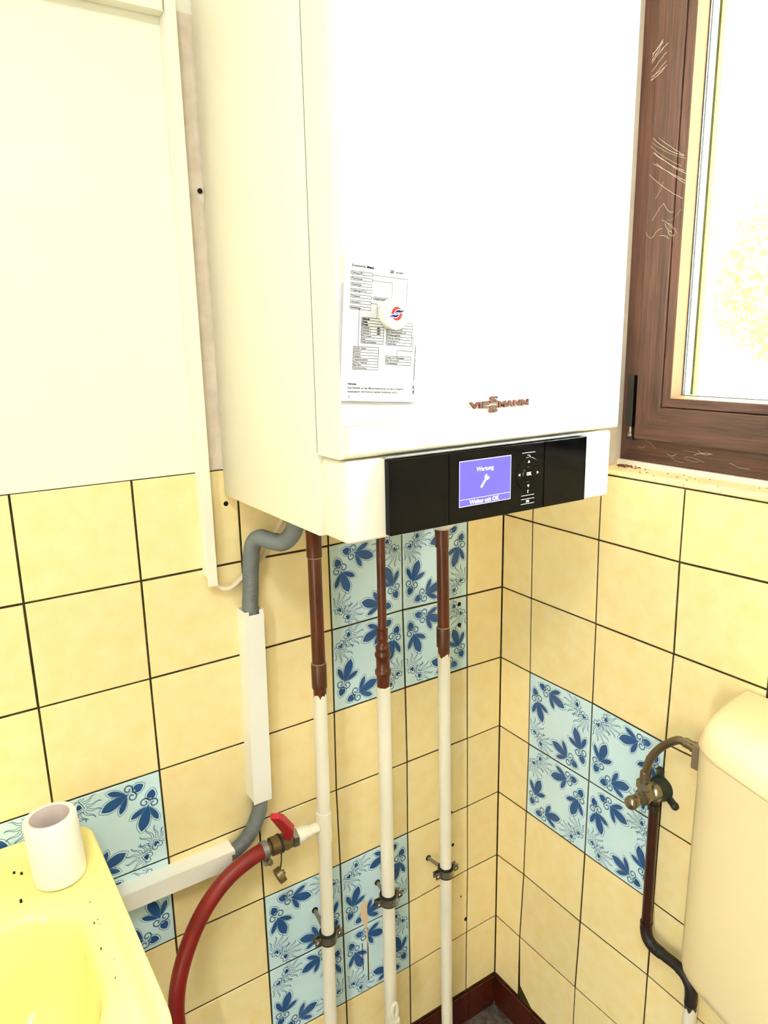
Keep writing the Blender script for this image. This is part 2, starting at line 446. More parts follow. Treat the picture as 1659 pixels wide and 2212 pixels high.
def flame_group():
    S = []
    for (cx, cy, ang) in ((0.095, 0.205, math.radians(66)), (0.205, 0.095, math.radians(24))):
        ca, sa = math.cos(ang), math.sin(ang)
        loc = lambda s, t, cx=cx, cy=cy, ca=ca, sa=sa: (cx+s*ca-t*sa, cy+s*sa+t*ca)
        heart = [(-0.040, 0.012), (-0.052, 0.030), (-0.040, 0.050), (-0.012, 0.054), (0.022, 0.034), (0.062, 0.0), (0.022, -0.034), (-0.012, -0.054), (-0.040, -0.050), (-0.052, -0.030), (-0.040, -0.012), (-0.024, 0.0)]
        S.append(('line', [loc(s, t) for s, t in heart], 2, 0.010))
        S.append(('fill', [loc(s, t) for s, t in ((0.040, 0.0), (0.012, 0.026), (-0.012, 0.032), (-0.018, 0.016), (0.002, 0.004), (0.002, -0.004), (-0.018, -0.016), (-0.012, -0.032), (0.012, -0.026))], 0))
        for (b0, b1, a0, ln) in ((-0.018, -0.066, -1.05, .105), (0.030, -0.050, -0.78, .140), (0.066, -0.026, -0.40, .150), (0.086, 0.004, 0.02, .150), (0.062, 0.032, 0.42, .150), (0.028, 0.054, 0.80, .130), (-0.018, 0.068, 1.10, .10)):
            up, lo_ = [], []
            for i in range(9):
                t = i/8; sw = 0.017*math.sin(t*1.9*PI)*t**0.4; wd = 0.0135*(1-t)**0.8
                for off, L_ in ((wd, up), (-wd, lo_)):
                    L_.append(loc(b0+ln*t*math.cos(a0)-(sw+off)*math.sin(a0), b1+ln*t*math.sin(a0)+(sw+off)*math.cos(a0)))
            S.append(('line', up+lo_[::-1], 2, 0.0062))
    return S
FLAME = flame_group()
def ribbon(pts, w, closed, taper=False):
    P2 = [Vector(p) for p in pts]; n = len(P2); out = []
    for i in range(n):
        if closed: t = P2[(i+1) % n]-P2[i-1]
        else: t = P2[min(i+1, n-1)]-P2[max(i-1, 0)]
        if t.length < 1e-9: t = Vector((1, 0))
        t.normalize(); nn = Vector((-t.y, t.x)); ww = w*(1-0.85*(i/(n-1))) if taper else w
        out.append((P2[i]+nn*ww/2, P2[i]-nn*ww/2))
    return out
def print_mesh(parent, corners, f, lift, flip):
    """corners: TL, TR, BR, BL as 2D; unit square u right, v down"""
    tl, tr, br, bl = [Vector(c) for c in corners]
    def mp(u, v, d):
        if flip: u = 1-u
        u = 0.012+0.976*min(max(u, 0.006), 0.994); v = 0.012+0.976*min(max(v, 0.006), 0.994)
        p = (tl*(1-u)+tr*u)*(1-v) + (bl*(1-u)+br*u)*v
        return f(p.x, p.y, lift+d)
    bm = NB()
    def emit(S, tf):
        for it in S:
            if it[0] == 'fill':
                vs2 = [bm.verts.new(mp(*tf(*p), 0.00022)) for p in it[1]]
                bm.faces.new(vs2).material_index = it[2]
            else:
                closed = it[0] == 'line'
                rb = ribbon([tf(*p) for p in it[1]], it[3], closed, it[0] == 'taper')
                vv = [(bm.verts.new(mp(a.x, a.y, 0.00016)), bm.verts.new(mp(b.x, b.y, 0.00016))) for a, b in rb]
                m = len(vv)
                for i in range(m if closed else m-1):
                    j = (i+1) % m
                    bm.faces.new((vv[i][0], vv[j][0], vv[j][1], vv[i][1])).material_index = it[2]
    for (fx, fy) in ((0, 0), (1, 1)):
        cor = lambda u, v, fx=fx, fy=fy: ((1-u) if fx else u, (1-v) if fy else v)
        ca, sa = math.cos(math.radians(20)), math.sin(math.radians(20))
        emit(FLEUR, lambda s, t: cor(0.215+s*ca-t*sa, 0.095+s*sa+t*ca))
        emit(FLEUR, lambda s, t: cor(0.095+s*sa+t*ca, 0.215+s*ca-t*sa))
    for (fx, fy) in ((1, 0), (0, 1)):
        cor = lambda u, v, fx=fx, fy=fy: ((1-u) if fx else u, (1-v) if fy else v)
        emit(FLAME, lambda a, b: cor(a, b))
    me = bpy.data.meshes.new('print'); bmesh.ops.triangulate(bm, faces=[q for q in bm.faces if len(q.verts) > 4])
    bm.to_mesh(me); bm.free()
    o = mobj('print', me, [m_bl_dark, m_bl_halo, m_bl_line], parent)
    return o

BLUE_B = {(1, 0): 1, (2, 0): 0, (1, -1): 0, (2, -1): 1,           # (column, row): mirrored?
          (3, -4): 0, (2, -4): 1, (3, -5): 1, (2, -5): 0,
          (5, -2): 1, (6, -2): 0, (5, -3): 0, (6, -3): 1}
BLUE_R = {(1, -2): 0, (2, -2): 1, (1, -3): 1, (2, -3): 0}
def lay(parent, ptf, f, ncol, blue, left_is_high):
    for c in range(ncol):
        for r in range(1, -7, -1):
            a, b = ptf(c, r), ptf(c+1, r); d, e = ptf(c, r-1), ptf(c+1, r-1)
            if left_is_high: tl, tr, br, bl = b, a, d, e            # columns run to the left
            else: tl, tr, br, bl = a, b, e, d
            poly = [tl, tr, br, bl]
            if parent is wall_right and (c, r) == (1, -6):          # chipped lower corner
                poly = [tl, tr, br, (bl[0]+0.040, bl[1]), (bl[0]+0.004, bl[1]+0.030)]
            isb = (c, r) in blue
            t, lift = make_tile(parent, poly, f, m_blue if isb else m_tile)
            if isb:
                t['label'] = 'pale blue tile with cobalt lily motifs'
                print_mesh(t, (tl, tr, br, bl), f, lift, blue[(c, r)])
lay(wall_back, back_pt, fb, 10, BLUE_B, True)
lay(wall_right, right_pt, fr, 8, BLUE_R, False)
# unpainted plaster strip beside and behind the boiler
bm = NB(); z = 1.2955
L0 = [(-0.5865+random.uniform(-.0006, .0006), z+i*0.0495) for i in range(13)]
R0 = [(-0.10, p[1]) for p in L0]
poly = L0 + list(reversed(R0)); prism(bm, poly, -0.001, 0.0006, fb)
obj('bare_plaster_strip', bm, m_bare, wall_back)['label'] = 'greyish unpainted plaster strip'
# holes and marks
def disc(parent, name, u, v, r, f, mat, h=0.0005, n=12, sx=1.0):
    bm = NB(); prism(bm, [(u+r*sx*math.cos(2*PI*k/n), v+r*math.sin(2*PI*k/n)) for k in range(n)], 0.0, h, f)
    o = obj(name, bm, mat, parent); return o
for (u, v, r) in ((-0.109, .9848, .0042), (-0.1087, .9426, .0042), (-0.5578, 1.2424, .0038)):
    disc(wall_back, 'drill_hole', u, v, r, fb, m_dark)
disc(wall_back, 'wall_plug', -0.5646, 1.6768, .0035, fb, m_dark, h=0.002)
for (u, v, r) in ((-0.1265, .5423, .0035), (-0.1226, .4652, .004), (-0.615, .5915, .003), (-0.0865, .2672, .005), (-0.65, .57, .0012), (-0.1, .33, .002)):
    disc(wall_back, 'dark_stain', u, v, r, fb, m_dark, h=0.0004, sx=0.8)
bm = NB()
prism(bm, [(-0.346, .432), (-.337, .440), (-.331, .43), (-.332, .41), (-.330, .395), (-.333, .375), (-.338, .38), (-.343, .392), (-.347, .405)], 0, 0.0006, fb)
prism(bm, [(-0.336, .377), (-.3325, .377), (-.3305, .33), (-.331, .262), (-.334, .262), (-.334, .33)], 0, 0.0006, fb)
obj('filler_patch', bm, m_patch, wall_back)['label'] = 'beige filler smear'
bm = NB(); prism(bm, [(-0.3455, .345), (-.3440, .345), (-.3432, .282), (-.3447, .282)], 0, 0.0005, fb)
prism(bm, [(-0.3335, .345), (-.3315, .33), (-.3318, .252), (-.3338, .252)], 0.0004, 0.0009, fb)
obj('crack_line', bm, m_dark, wall_back)

# skirting tiles
def skirting(name, f, sign_len, cuts, grout):
    bm = NB(); prism(bm, [(cuts[0], 0), (cuts[-1], 0), (cuts[-1], 0.076), (cuts[0], 0.076)], -0.004, 0.0015, f)
    root = struct(obj(name, bm, m_grout))
    for i in range(len(cuts)-1):
        a, b = sorted((cuts[i], cuts[i+1]))
        bm = NB(); poly = inset_poly([(a, 0.001), (b, 0.001), (b, 0.0785), (a, 0.0785)], 0.0008)
        p1 = inset_poly(poly, 0.001)
        loft(bm, [[f(u, v, 0.0) for u, v in poly], [f(u, v, 0.004) for u, v in poly], [f(u, v, 0.005) for u, v in p1]])
        obj('skirting_tile', bm, m_brown_tile, root)
    return root
skirting('baseboard_back', fb, 1, [-0.0055, -0.079] + [-0.079-0.152*k for k in range(1, 10)], m_grout)
skirting('baseboard_right', fr, 1, [0.0055, 0.12] + [0.12+0.152*k for k in range(1, 8)], m_grout)

# ------------------------------------------------------------------ window sill tiles
bm = NB(); box(bm, 0.004, 0.068, WY1, WY0, WZ0-0.010, WZ0-0.0012)
sill = struct(obj('trim_1', bm, m_white_plaster))
ys = [WY0+0.0, -0.233, -0.3832, -0.5352, -0.6872, WY1]
for i in range(len(ys)-1):
    bm = NB(); box(bm, -0.0015, 0.060, ys[i+1]+0.0008, ys[i]-0.0008, WZ0-0.0065, WZ0, bev=0.0012)
    obj('sill_tile', bm, m_tile, sill)
bm = NB(); box(bm, 0.0605, 0.0685, WY1, WY0, WZ0-0.003, 1.2722, bev=0.001); obj('caulk_bead', bm, m_white_plaster, sill)
bm = NB()
for k in range(90):
    y = -0.222-abs(random.gauss(0, 0.022)); x = 0.052+random.gauss(0, 0.006); s = random.uniform(.0004, .0014)
    x = min(x, .059); box(bm, x-s, x+s, y-s, y+s, WZ0, WZ0+s)
for k in range(26):
    y = random.uniform(-0.25, -0.5); x = random.uniform(.01, .055); s = random.uniform(.0003, .0008)
    box(bm, x-s, x+s, y-s, y+s, WZ0, WZ0+s)
tag(obj('rust_crumbs', bm, m_crumb), 'rusty brown crumbs strewn on the yellow tiled window sill', 'debris', kind='stuff')

# ------------------------------------------------------------------ window
win = bpy.data.objects.new('window_1', None); link(win); struct(win)
def rect(l, b, r, t): return (WY0-l, WY1+r, 1.2715+b, 2.3200-t)     # yl, yr, zb, zt
def ring(name, x0, x1, oF, iF, oB, iB, mv, mh, bev=0.0012, parent=win):
    def corners(R): yl, yr, zb, zt = R; return [(yl, zb), (yr, zb), (yr, zt), (yl, zt)]
    a, b, c, d = corners(oF), corners(iF), corners(oB), corners(iB); out = []
    for i in range(4):
        j = (i+1) % 4
        pts = [(x0,)+a[i], (x0,)+a[j], (x0,)+b[j], (x0,)+b[i], (x1,)+c[i], (x1,)+c[j], (x1,)+d[j], (x1,)+d[i]]
        bm = NB(); v = [bm.verts.new(p) for p in pts]
        for q in ((0, 1, 2, 3), (4, 7, 6, 5), (0, 4, 5, 1), (3, 2, 6, 7), (0, 3, 7, 4), (1, 5, 6, 2)): bm.faces.new([v[k] for k in q])
        if bev:
            bm.edges.ensure_lookup_table()
            es = [e for e in bm.edges if {e.verts[0], e.verts[1]} in ({v[0], v[1]}, {v[2], v[3]})]
            bmesh.ops.bevel(bm, geom=es, offset=bev, segments=2, profile=0.5, affect='EDGES')
        out.append(obj(name, bm, mh if i in (0, 2) else mv, parent))
    return out
O0 = rect(0, 0, 0, 0)
ring('frame_rail', 0.068, 0.130, O0, rect(.050, .052, .05, .05), O0, rect(.050, .052, .05, .05), m_wood_z, m_wood_y)
S0 = rect(.0370, .0392, .037, .037); S1 = rect(.0842, .0932, .085, .085)
ring('sash_rail', 0.0530, 0.118, S0, S1, S0, S1, m_wood_z, m_wood_y, bev=0.002)
g1 = rect(.0854, .0944, .0862, .0862)
ring('glazing_bead', 0.0545, 0.0775, g1, rect(.0994, .1078, .10, .10), g1, rect(.1030, .1110, .1035, .1035), m_wood_z, m_wood_y, bev=0.0008)
m_bead_refl = M('beige_painted_reflection', srgb(122, 92, 60), 0.6, spec=0.15)  # beige stands in for the sky reflection on the bead's inner slope
ring('bead_reflection', 0.0552, 0.0768, rect(.0994, .1078, .10, .10), rect(.1002, .1086, .1008, .1008), rect(.1030, .1110, .1035, .1035), rect(.1038, .1118, .1043, .1043), m_bead_refl, m_bead_refl, bev=0)
ring('gasket', 0.0770, 0.0800, rect(.086, .095, .09, .09), rect(.1052, .1128, .1055, .1055), rect(.086, .095, .09, .09), rect(.1052, .1128, .1055, .1055), m_gasket, m_gasket, bev=0)
i2 = rect(.1045, .1122, .105, .105)
ring('edge_seal', 0.0843, 0.0895, S1, i2, S1, i2, m_seal, m_seal, bev=0)
ring('spacer_bar', 0.0895, 0.0985, S1, i2, S1, i2, m_alu, m_alu, bev=0)
i3 = rect(.1052, .110, .1055, .1055)
ring('outer_lip', 0.1035, 0.1150, S1, i3, S1, i3, m_lip, m_lip, bev=0)
for xa in (0.0802, 0.0990):
    bm = NB(); yl, yr, zb, zt = rect(.090, .098, .09, .09); box(bm, xa, xa+0.004, yr, yl, zb, zt); obj('pane', bm, m_glass, win)
# hinge on the sash edge
bm = NB(); box(bm, 0.050, 0.062, -0.2455, -0.2325, 1.3300, 1.4130, bev=0.0012); hg = obj('hinge_cover', bm, m_blackm, win)
hg['label'] = 'black hinge cover'
bm = NB(); lathe(bm, (0.057, -0.239, 1.3130), (0, 0, 1), [(0, .003), (0.001, .0045), (.006, .0045), (.007, .0032), (.017, .0032)], 14)
obj('hinge_pin', bm, m_nickel, win, 40)
bm = NB(); box(bm, 0.0535, 0.068, -0.2465, -0.2315, 1.3085, 1.3135, bev=0.001); box(bm, 0.060, 0.068, -0.2470, -0.2310, 1.3130, 1.3310)
obj('hinge_bracket', bm, m_blackm, win)
# cobwebs between boiler and frame
def web(label, strands, r=0.00013):
    bm = NB()
    for (a, b, sag) in strands:
        a, b = Vector(a), Vector(b); n = 8
        pts = [a.lerp(b, k/n) + Vector((random.uniform(-.0006, .0006), random.uniform(-.0006, .0006), -sag*4*(k/n)*(1-k/n))) for k in range(n+1)]
        tube(bm, pts, r*random.uniform(.5, 1.5), 4, cap=False)
    o = obj('cobweb', bm, m_cob); return tag(o, label, 'cobweb', kind='stuff')
S = []
for k in range(9):
    z0 = 1.757+random.uniform(-.045, .012); S.append(((.0515, -.243-random.uniform(0, .02), z0), (.0515, -.305-random.uniform(0, .012), z0-.032-random.uniform(0, .012)), random.uniform(0, .004)))
for k in range(12):
    z0 = random.uniform(1.62, 1.68); y0 = random.uniform(-.25, -.29); S.append(((.0515, y0, z0), (.0515, y0-random.uniform(.01, .025), z0+random.uniform(-.025, .025)), random.uniform(-.006, .006)))
web('thin cobweb strands hanging across the upright window frame at mid height', S)
S = []
for k in range(9):
    z0 = 1.87+random.uniform(-.02, .018); S.append(((.0515, -.243, z0-.008), (.0515, -.262+random.uniform(-.008, .006), z0+.006+random.uniform(-.006, .006)), random.uniform(-.002, .002)))
web('small tangled cobweb at the top beside boiler edge', S, 0.0002)
S = []
for k in range(10):
    y0 = random.uniform(-.24, -.42); z0 = random.uniform(1.285, 1.308); S.append(((.0672, y0, z0), (.0672, y0-random.uniform(.01, .04), z0+random.uniform(-.012, .006)), random.uniform(-.004, .004)))
web('dusty cobweb threads on the bottom rail of window frame', S, 0.00016)

# ------------------------------------------------------------------ boiler
BX0, BX1, BZ0, BZ1 = -0.5605, -0.1165, 1.2565, 2.110
YS, YFR = -0.3005, -0.3575                 # seam between body and front cover, front face
boi = thing('gas_boiler', 'white wall hung gas boiler with black control panel in the corner', 'boiler', (-0.34, -0.18, BZ0))
bm = NB(); box(bm, BX0, BX1, YS+0.0026, -0.004, BZ0, BZ1, bev=0.0012, seg=2); obj('body', bm, m_boiler, boi, 40)
bm = NB(); box(bm, BX0, BX1, YFR, YS, 1.3520, BZ1); bmesh.ops.bevel(bm, geom=[e for e in bm.edges if all(abs(q.co.y-YFR) < 1e-5 for q in e.verts)], offset=0.009, segments=6, profile=0.5, affect='EDGES'); obj('front_cover', bm, m_boiler, boi, 40)
bm = NB(); box(bm, BX0+0.0045, -0.1310, YFR+0.003, YS, BZ0+0.001, 1.3495, bev=0.004, seg=3); obj('control_housing', bm, m_boiler, boi, 40)
bm = NB(); box(bm, -0.5070, -0.190, YFR-0.0035, YFR+0.006, 1.3487, 1.3512, bev=0.0006); obj('trim_strip', bm, m_silver, boi)
PY = -0.3665
bm = NB(); box(bm, -0.5080, -0.1930, PY+0.001, YFR+0.001, 1.2622, 1.3480, bev=0.001); cp = obj('control_panel', bm, m_black, boi)
for (a, b) in ((-0.5080, -0.4256), (-0.4246, -0.2711), (-0.2701, -0.1930)):
    bm = NB(); box(bm, a, b, PY, PY+0.003, 1.2622, 1.3480, bev=0.0009); obj('panel_section', bm, m_black, cp)
fpn = lambda u, v, d: Vector((u, PY-d, v))
# black core between body and cover, stands in for the shade in the seam
bm = NB(); box(bm, BX0+.0008, BX1-.0008, YS-.002, YS+.004, 1.3540, BZ1-.004); obj('seam_shade', bm, m_blackm, boi)
# display
bm = NB(); box(bm, -0.4098, -0.3286, PY-0.0004, PY+0.002, 1.2815, 1.3365); scr = obj('display_screen', bm, m_screen, boi)
scr['label'] = 'lit violet display'
bm = NB()
def bar(bm, u0, u1, v0, v1, d=0.0006, mi=0, f=fpn):
    vv = [bm.verts.new(f(u, v, d)) for u, v in ((u0, v0), (u1, v0), (u1, v1), (u0, v1))]; bm.faces.new(vv).material_index = mi
bar(bm, -0.4098, -0.3286, 1.3358, 1.3366); bar(bm, -0.4098, -0.3286, 1.2814, 1.2821)
bar(bm, -0.4100, -0.4094, 1.2814, 1.3366); bar(bm, -0.3290, -0.3284, 1.2814, 1.3366); bar(bm, -0.4098, -0.3286, 1.2899, 1.2904)
add_text(bm, 'Wartung', 0.0074, lambda x, y, z: fpn(-0.3703+x, 1.3222+y, 0.0006), 'CENTER', offset=0.00012)
add_text(bm, 'Weiter mit OK', 0.0074, lambda x, y, z: fpn(-0.3706+x, 1.2834+y, 0.0006), 'CENTER', offset=0.00022)
obj('display_text', bm, m_pix, scr)
bm = NB()                                     # spanner symbol
ca, sa = math.cos(math.radians(52)), math.sin(math.radians(52))
def sp(s, t): return fpn(-0.3712+s*ca-t*sa, 1.3085+s*sa+t*ca, 0.0006)
sh = [(-.0085, .0016), (-.0085, -.0016), (.0032, -.0016), (.0045, -.0036), (.0075, -.0040), (.0098, -.0024), (.0072, -.0010), (.0062, .0), (.0072, .0010), (.0098, .0024), (.0075, .0040), (.0045, .0036), (.0032, .0016)]
f_ = bm.faces.new([bm.verts.new(sp(s, t)) for s, t in sh]); bmesh.ops.triangulate(bm, faces=[f_])
obj('spanner_symbol', bm, M('lit_pale_blue_symbol', srgb(150, 170, 245), 0.3, emit=(srgb(160, 180, 250), 0.62)), scr)
# round button and symbols
KX, KZ = -0.2988, 1.3098
bm = NB(); lathe(bm, (KX, PY+0.0005, KZ), (0, -1, 0), [(0, .0212), (.0006, .0212), (.0012, .0205), (.0010, .0105), (.0004, .0098), (.0004, .0092), (.0014, .0084), (.0014, .002)], 40)
obj('round_button', bm, m_black, boi, 30)
bm = NB()
def tri(cx, cz, dx, dz, s=0.0019):
    px, pz = -dz, dx
    pts = [(cx+dx*s, cz+dz*s), (cx-dx*s*.8+px*s, cz-dz*s*.8+pz*s), (cx-dx*s*.8-px*s, cz-dz*s*.8-pz*s)]
    bm.faces.new([bm.verts.new(fpn(u, v, 0.0011)) for u, v in pts])
tri(KX, KZ+.0155, 0, 1); tri(KX, KZ-.0155, 0, -1); tri(KX-.0158, KZ, -1, 0); tri(KX+.0158, KZ, 1, 0)
add_text(bm, 'OK', 0.0055, lambda x, y, z: fpn(KX+x, KZ-.0018+y, 0.0017), 'CENTER', offset=0.0003)
add_text(bm, '?', 0.0075, lambda x, y, z: fpn(KX+x, 1.2855+y, 0.0006), 'CENTER', offset=0.0003)
for zz in (1.3365, 1.2822, 1.2776, 1.2714): bar(bm, KX-.0113, KX+.0113, zz-.0003, zz+.0003, 0.0004)
bar(bm, KX-.0026, KX+.0026, 1.2730, 1.2758, 0.0004)
for k in range(8):                            # return arrow
    a0, a1 = -PI/2+PI*k/8, -PI/2+PI*(k+1)/8
    q = [(KX+.0004+r*math.cos(a), 1.3316+r*.85*math.sin(a)) for r, a in ((.0017, a0), (.0024, a0), (.0024, a1), (.0017, a1))]
    bm.faces.new([bm.verts.new(fpn(u, v, 0.0005)) for u, v in q])
bar(bm, KX-.0024, KX+.0004, 1.3330, 1.3336, .0005); bar(bm, KX-.0024, KX+.0004, 1.3296, 1.3302, .0005)
obj('panel_symbols', bm, m_sym, boi)
# raised letters
bm = NB(); LY = YFR
def letters(body, x0, x1, z0, h):
    V, F = text_mesh(body, 0.0100, 'LEFT', 0.0011, 0.00042)
    xa, xb = min(v.x for v in V), max(v.x for v in V); ya, yb = min(v.y for v in V), max(v.y for v in V)
    vv = [bm.verts.new((x0+(v.x-xa)/(xb-xa)*(x1-x0), LY-0.0012-v.z, z0+(v.y-ya)/(yb-ya)*h)) for v in V]
    for q in F:
        try: fc = bm.faces.new([vv[i] for i in q])
        except ValueError: continue
        fc.normal_update(); fc.material_index = 0 if abs(fc.normal.y) > 0.7 else 1
letters('VIE', -0.3885, -0.3585, 1.3955, 0.0078)
letters('MANN', -0.3432, -0.2938, 1.3945, 0.0078)
letters('S', -0.3575, -0.3448, 1.4000, 0.0088)
letters('S', -0.3578, -0.3450, 1.3892, 0.0088)
obj('brand_letters', bm, [m_chrome, m_red_edge], boi)
# connection covers under the boiler
bm = NB(); lathe(bm, (-0.1892, -0.050, BZ0), (0, 0, -1), [(-.002, .03), (.05, .03), (.085, .0275), (.096, .020), (.101, .0135)], 28); obj('connection_cover', bm, m_boiler_in, boi, 50)
bm = NB(); lathe(bm, (-0.2790, -0.055, BZ0), (0, 0, -1), [(-.002, .022), (.07, .022), (.088, .018), (.094, .008)], 24); obj('connection_cover', bm, m_boiler_in, boi, 50)
bm = NB(); lathe(bm, (-0.5163, -0.150, BZ0), (0, 0, -1), [(-.002, .018), (.006, .018), (.007, .014)], 24); obj('hose_spigot', bm, m_boiler_in, boi, 50)

# ------------------------------------------------------------------ printed sheet and magnet
pa = math.radians(-4.3); PU = (math.cos(pa), math.sin(pa)); PV = (-math.sin(pa), math.cos(pa))
def fpap(u, v, d): return Vector((-0.5635+u*PU[0]+v*PV[0], -0.3590-d, 1.416+u*PU[1]+v*PV[1]))
bk = thing('instruction_booklet', 'small white printed booklet page held on the boiler front by a magnet', 'booklet', (-0.5, -0.359, 1.40))
bm = NB(); n = 10
def curl(u, v): return 0.0008 + 0.0022*max(0, (0.02-v)/0.02)**2
def page(bm, f, w, h, th, curlf):
    G0 = [[bm.verts.new(f(w*i/n, h*j/14, curlf(w*i/n, h*j/14))) for j in range(15)] for i in range(n+1)]
    G1 = [[bm.verts.new(f(w*i/n, h*j/14, curlf(w*i/n, h*j/14)-th)) for j in range(15)] for i in range(n+1)]
    for i in range(n):
        for j in range(14):
            bm.faces.new((G0[i][j], G0[i+1][j], G0[i+1][j+1], G0[i][j+1])); bm.faces.new((G1[i][j], G1[i][j+1], G1[i+1][j+1], G1[i+1][j]))
    for i in range(n):
        for j in (0, 14): bm.faces.new((G0[i][j], G0[i+1][j], G1[i+1][j], G1[i][j]))
    for j in range(14):
        for i in (0, n): bm.faces.new((G0[i][j], G0[i][j+1], G1[i][j+1], G1[i][j]))
page(bm, fpap, 0.1035, 0.148, 0.00015, curl); obj('front_page', bm, m_paper, bk)
bm = NB()
pa2 = math.radians(0.5)
page(bm, lambda u, v, d: Vector((-0.5612+u*math.cos(pa2)-v*math.sin(pa2), -0.3578-d, 1.3885+u*math.sin(pa2)+v*math.cos(pa2))), 0.10, 0.145, 0.00015, lambda u, v: 0.0003)
obj('back_page', bm, m_paper, bk)
bm = NB(); MMf = 0.001
def T(s, u, v, size, bold=0, vert=False, fit=None, align='LEFT'):
    if vert: f = lambda x, y, z: fpap((u-y*1000)*MMf, (v+x*1000)*MMf, curl(0, (v+x*1000)*MMf)+0.0002)
    else: f = lambda x, y, z: fpap((u+x*1000)*MMf, (v+y*1000)*MMf, curl(0, (v+y*1000)*MMf)+0.0002)
    add_text(bm, s, size*MMf, f, align, offset=(0.00013 if bold else 0.00006), mi=(1 if bold else 0), fit=(fit*MMf if fit else None))
def Lh(u0, u1, v, w=0.42, mi=0): bar(bm, u0*MMf, u1*MMf, (v-w/2)*MMf, (v+w/2)*MMf, 0.0010, mi, fpap)
def Lv(u, v0, v1, w=0.42, mi=0): bar(bm, (u-w/2)*MMf, (u+w/2)*MMf, v0*MMf, v1*MMf, 0.0010, mi, fpap)
def BX(u0, v1, u1, v0, w=0.42, mi=0): Lh(u0, u1, v0, w, mi); Lh(u0, u1, v1, w, mi); Lv(u0, v0, v1, w, mi); Lv(u1, v0, v1, w, mi)
T('Erweitertes', 8.7, 134.8, 3.6, fit=16.5); T('Menü', 26.6, 134.6, 3.6, 1, fit=8.3)
T('drucken', 62.5, 133.4, 2.9, fit=9.5); BX(55.6, 135.8, 60.0, 133.2, .4); Lh(56.2, 59.4, 135.1, .35, 1); Lh(56.2, 59.4, 134.4, .35, 1); Lh(56.2, 59.4, 133.8, .35, 1)
for i, s in enumerate(('Heizung (HK1)', 'Warmwasser', 'Solarenergie', 'Umgebungswärme', 'Holzkessel', 'Information', 'Einstellungen')):
    v1 = 130.4-5.72*i; BX(8.2-.08*i, v1, 34.0-.15*i, v1-3.0); T(s, 9.0, v1-2.2, 2.4)
Lh(34, 78.2, 128.6); Lv(77.8, 83, 128.6); Lh(33.8, 59.1, 123.2); Lv(58.9, 107.5, 123.2); Lh(33.4, 36.4, 106.1); BX(36.4, 107.3, 55.3, 104.4); T('Abgastemperatur', 37.0, 105.2, 2.4, fit=16)
Lh(33.1, 40.9, 100.3); Lv(40.9, 85.6, 100.3); Lv(19.3, 56.2, 93.6)
def table(u0, v1, u1, v0, rows, mi=0, col2=None):
    BX(u0, v1, u1, v0, .45, mi); h = (v1-v0)/len(rows)
    for i, s in enumerate(rows):
        if i: Lh(u0, u1, v1-h*i, .42, mi)
        a, _, b = s.partition('|')
        if a: T(a, u0+.7, v1-h*(i+1)+.75, 2.3, bold=(1 if i < 3 and mi else 0))
        if b: T(b, u1-8.5, v1-h*(i+1)+.75, 2.3, bold=mi)
table(22.7, 85.8, 50.4, 59.9, ('Allgemein', 'Anlage', 'Prozess', 'Heizkreis 1|HK1', 'Heizkreis 2|HK2', 'Heizkreis 3|HK3', 'Warmwasser', 'Solar', 'Daten zurücksetzen'), 1)
table(53.9, 83.9, 87.1, 59.6, ('', '', 'Raumtemperatur Soll', 'Red. Raumtemperatur Soll', 'Betriebsprogramm', 'Zeitprog. Heizung', 'Ferienprogramm', 'Heizkennlinie'), 0)
table(13.6, 56.0, 44.8, 32.8, ('Uhrzeit / Datum', 'Sprache D', 'Kontrast', 'Helligkeit', 'Temperatureinheit', 'Name f. Heizkreis', 'Basis-Menü', 'Grundeinstellung'), 0)
table(54.4, 48.2, 87.2, 39.2, ('Heizen und Warmwasser', 'Nur Warmwasser', 'Abschaltbetrieb'), 0)
Lh(87.1, 88.9, 69.5); Lv(88.9, 54.3, 69.5); Lh(68.8, 88.9, 54.3); Lv(68.8, 48.2, 54.3)
T('Hinweis', 8.3, 16.6, 3.0, 1, fit=10.5); T('Dargestellt ist die Maximalanzeige. Je nach Anlagen-', 8.2, 12.6, 3.1, fit=72); T('ausstattung erscheinen einige Anzeigen nicht.', 8.2, 8.9, 3.1, fit=63)
T('2', 8.6, 3.4, 3.0, 1); T('5581 893', 93.6, 8.7, 2.9, 1, vert=True, fit=9.6); T('Technische Änderungen vorbehalten!', 93.4, 22.6, 2.7, vert=True, fit=39)
obj('printed_text', bm, [m_ink, m_inkb], bk)

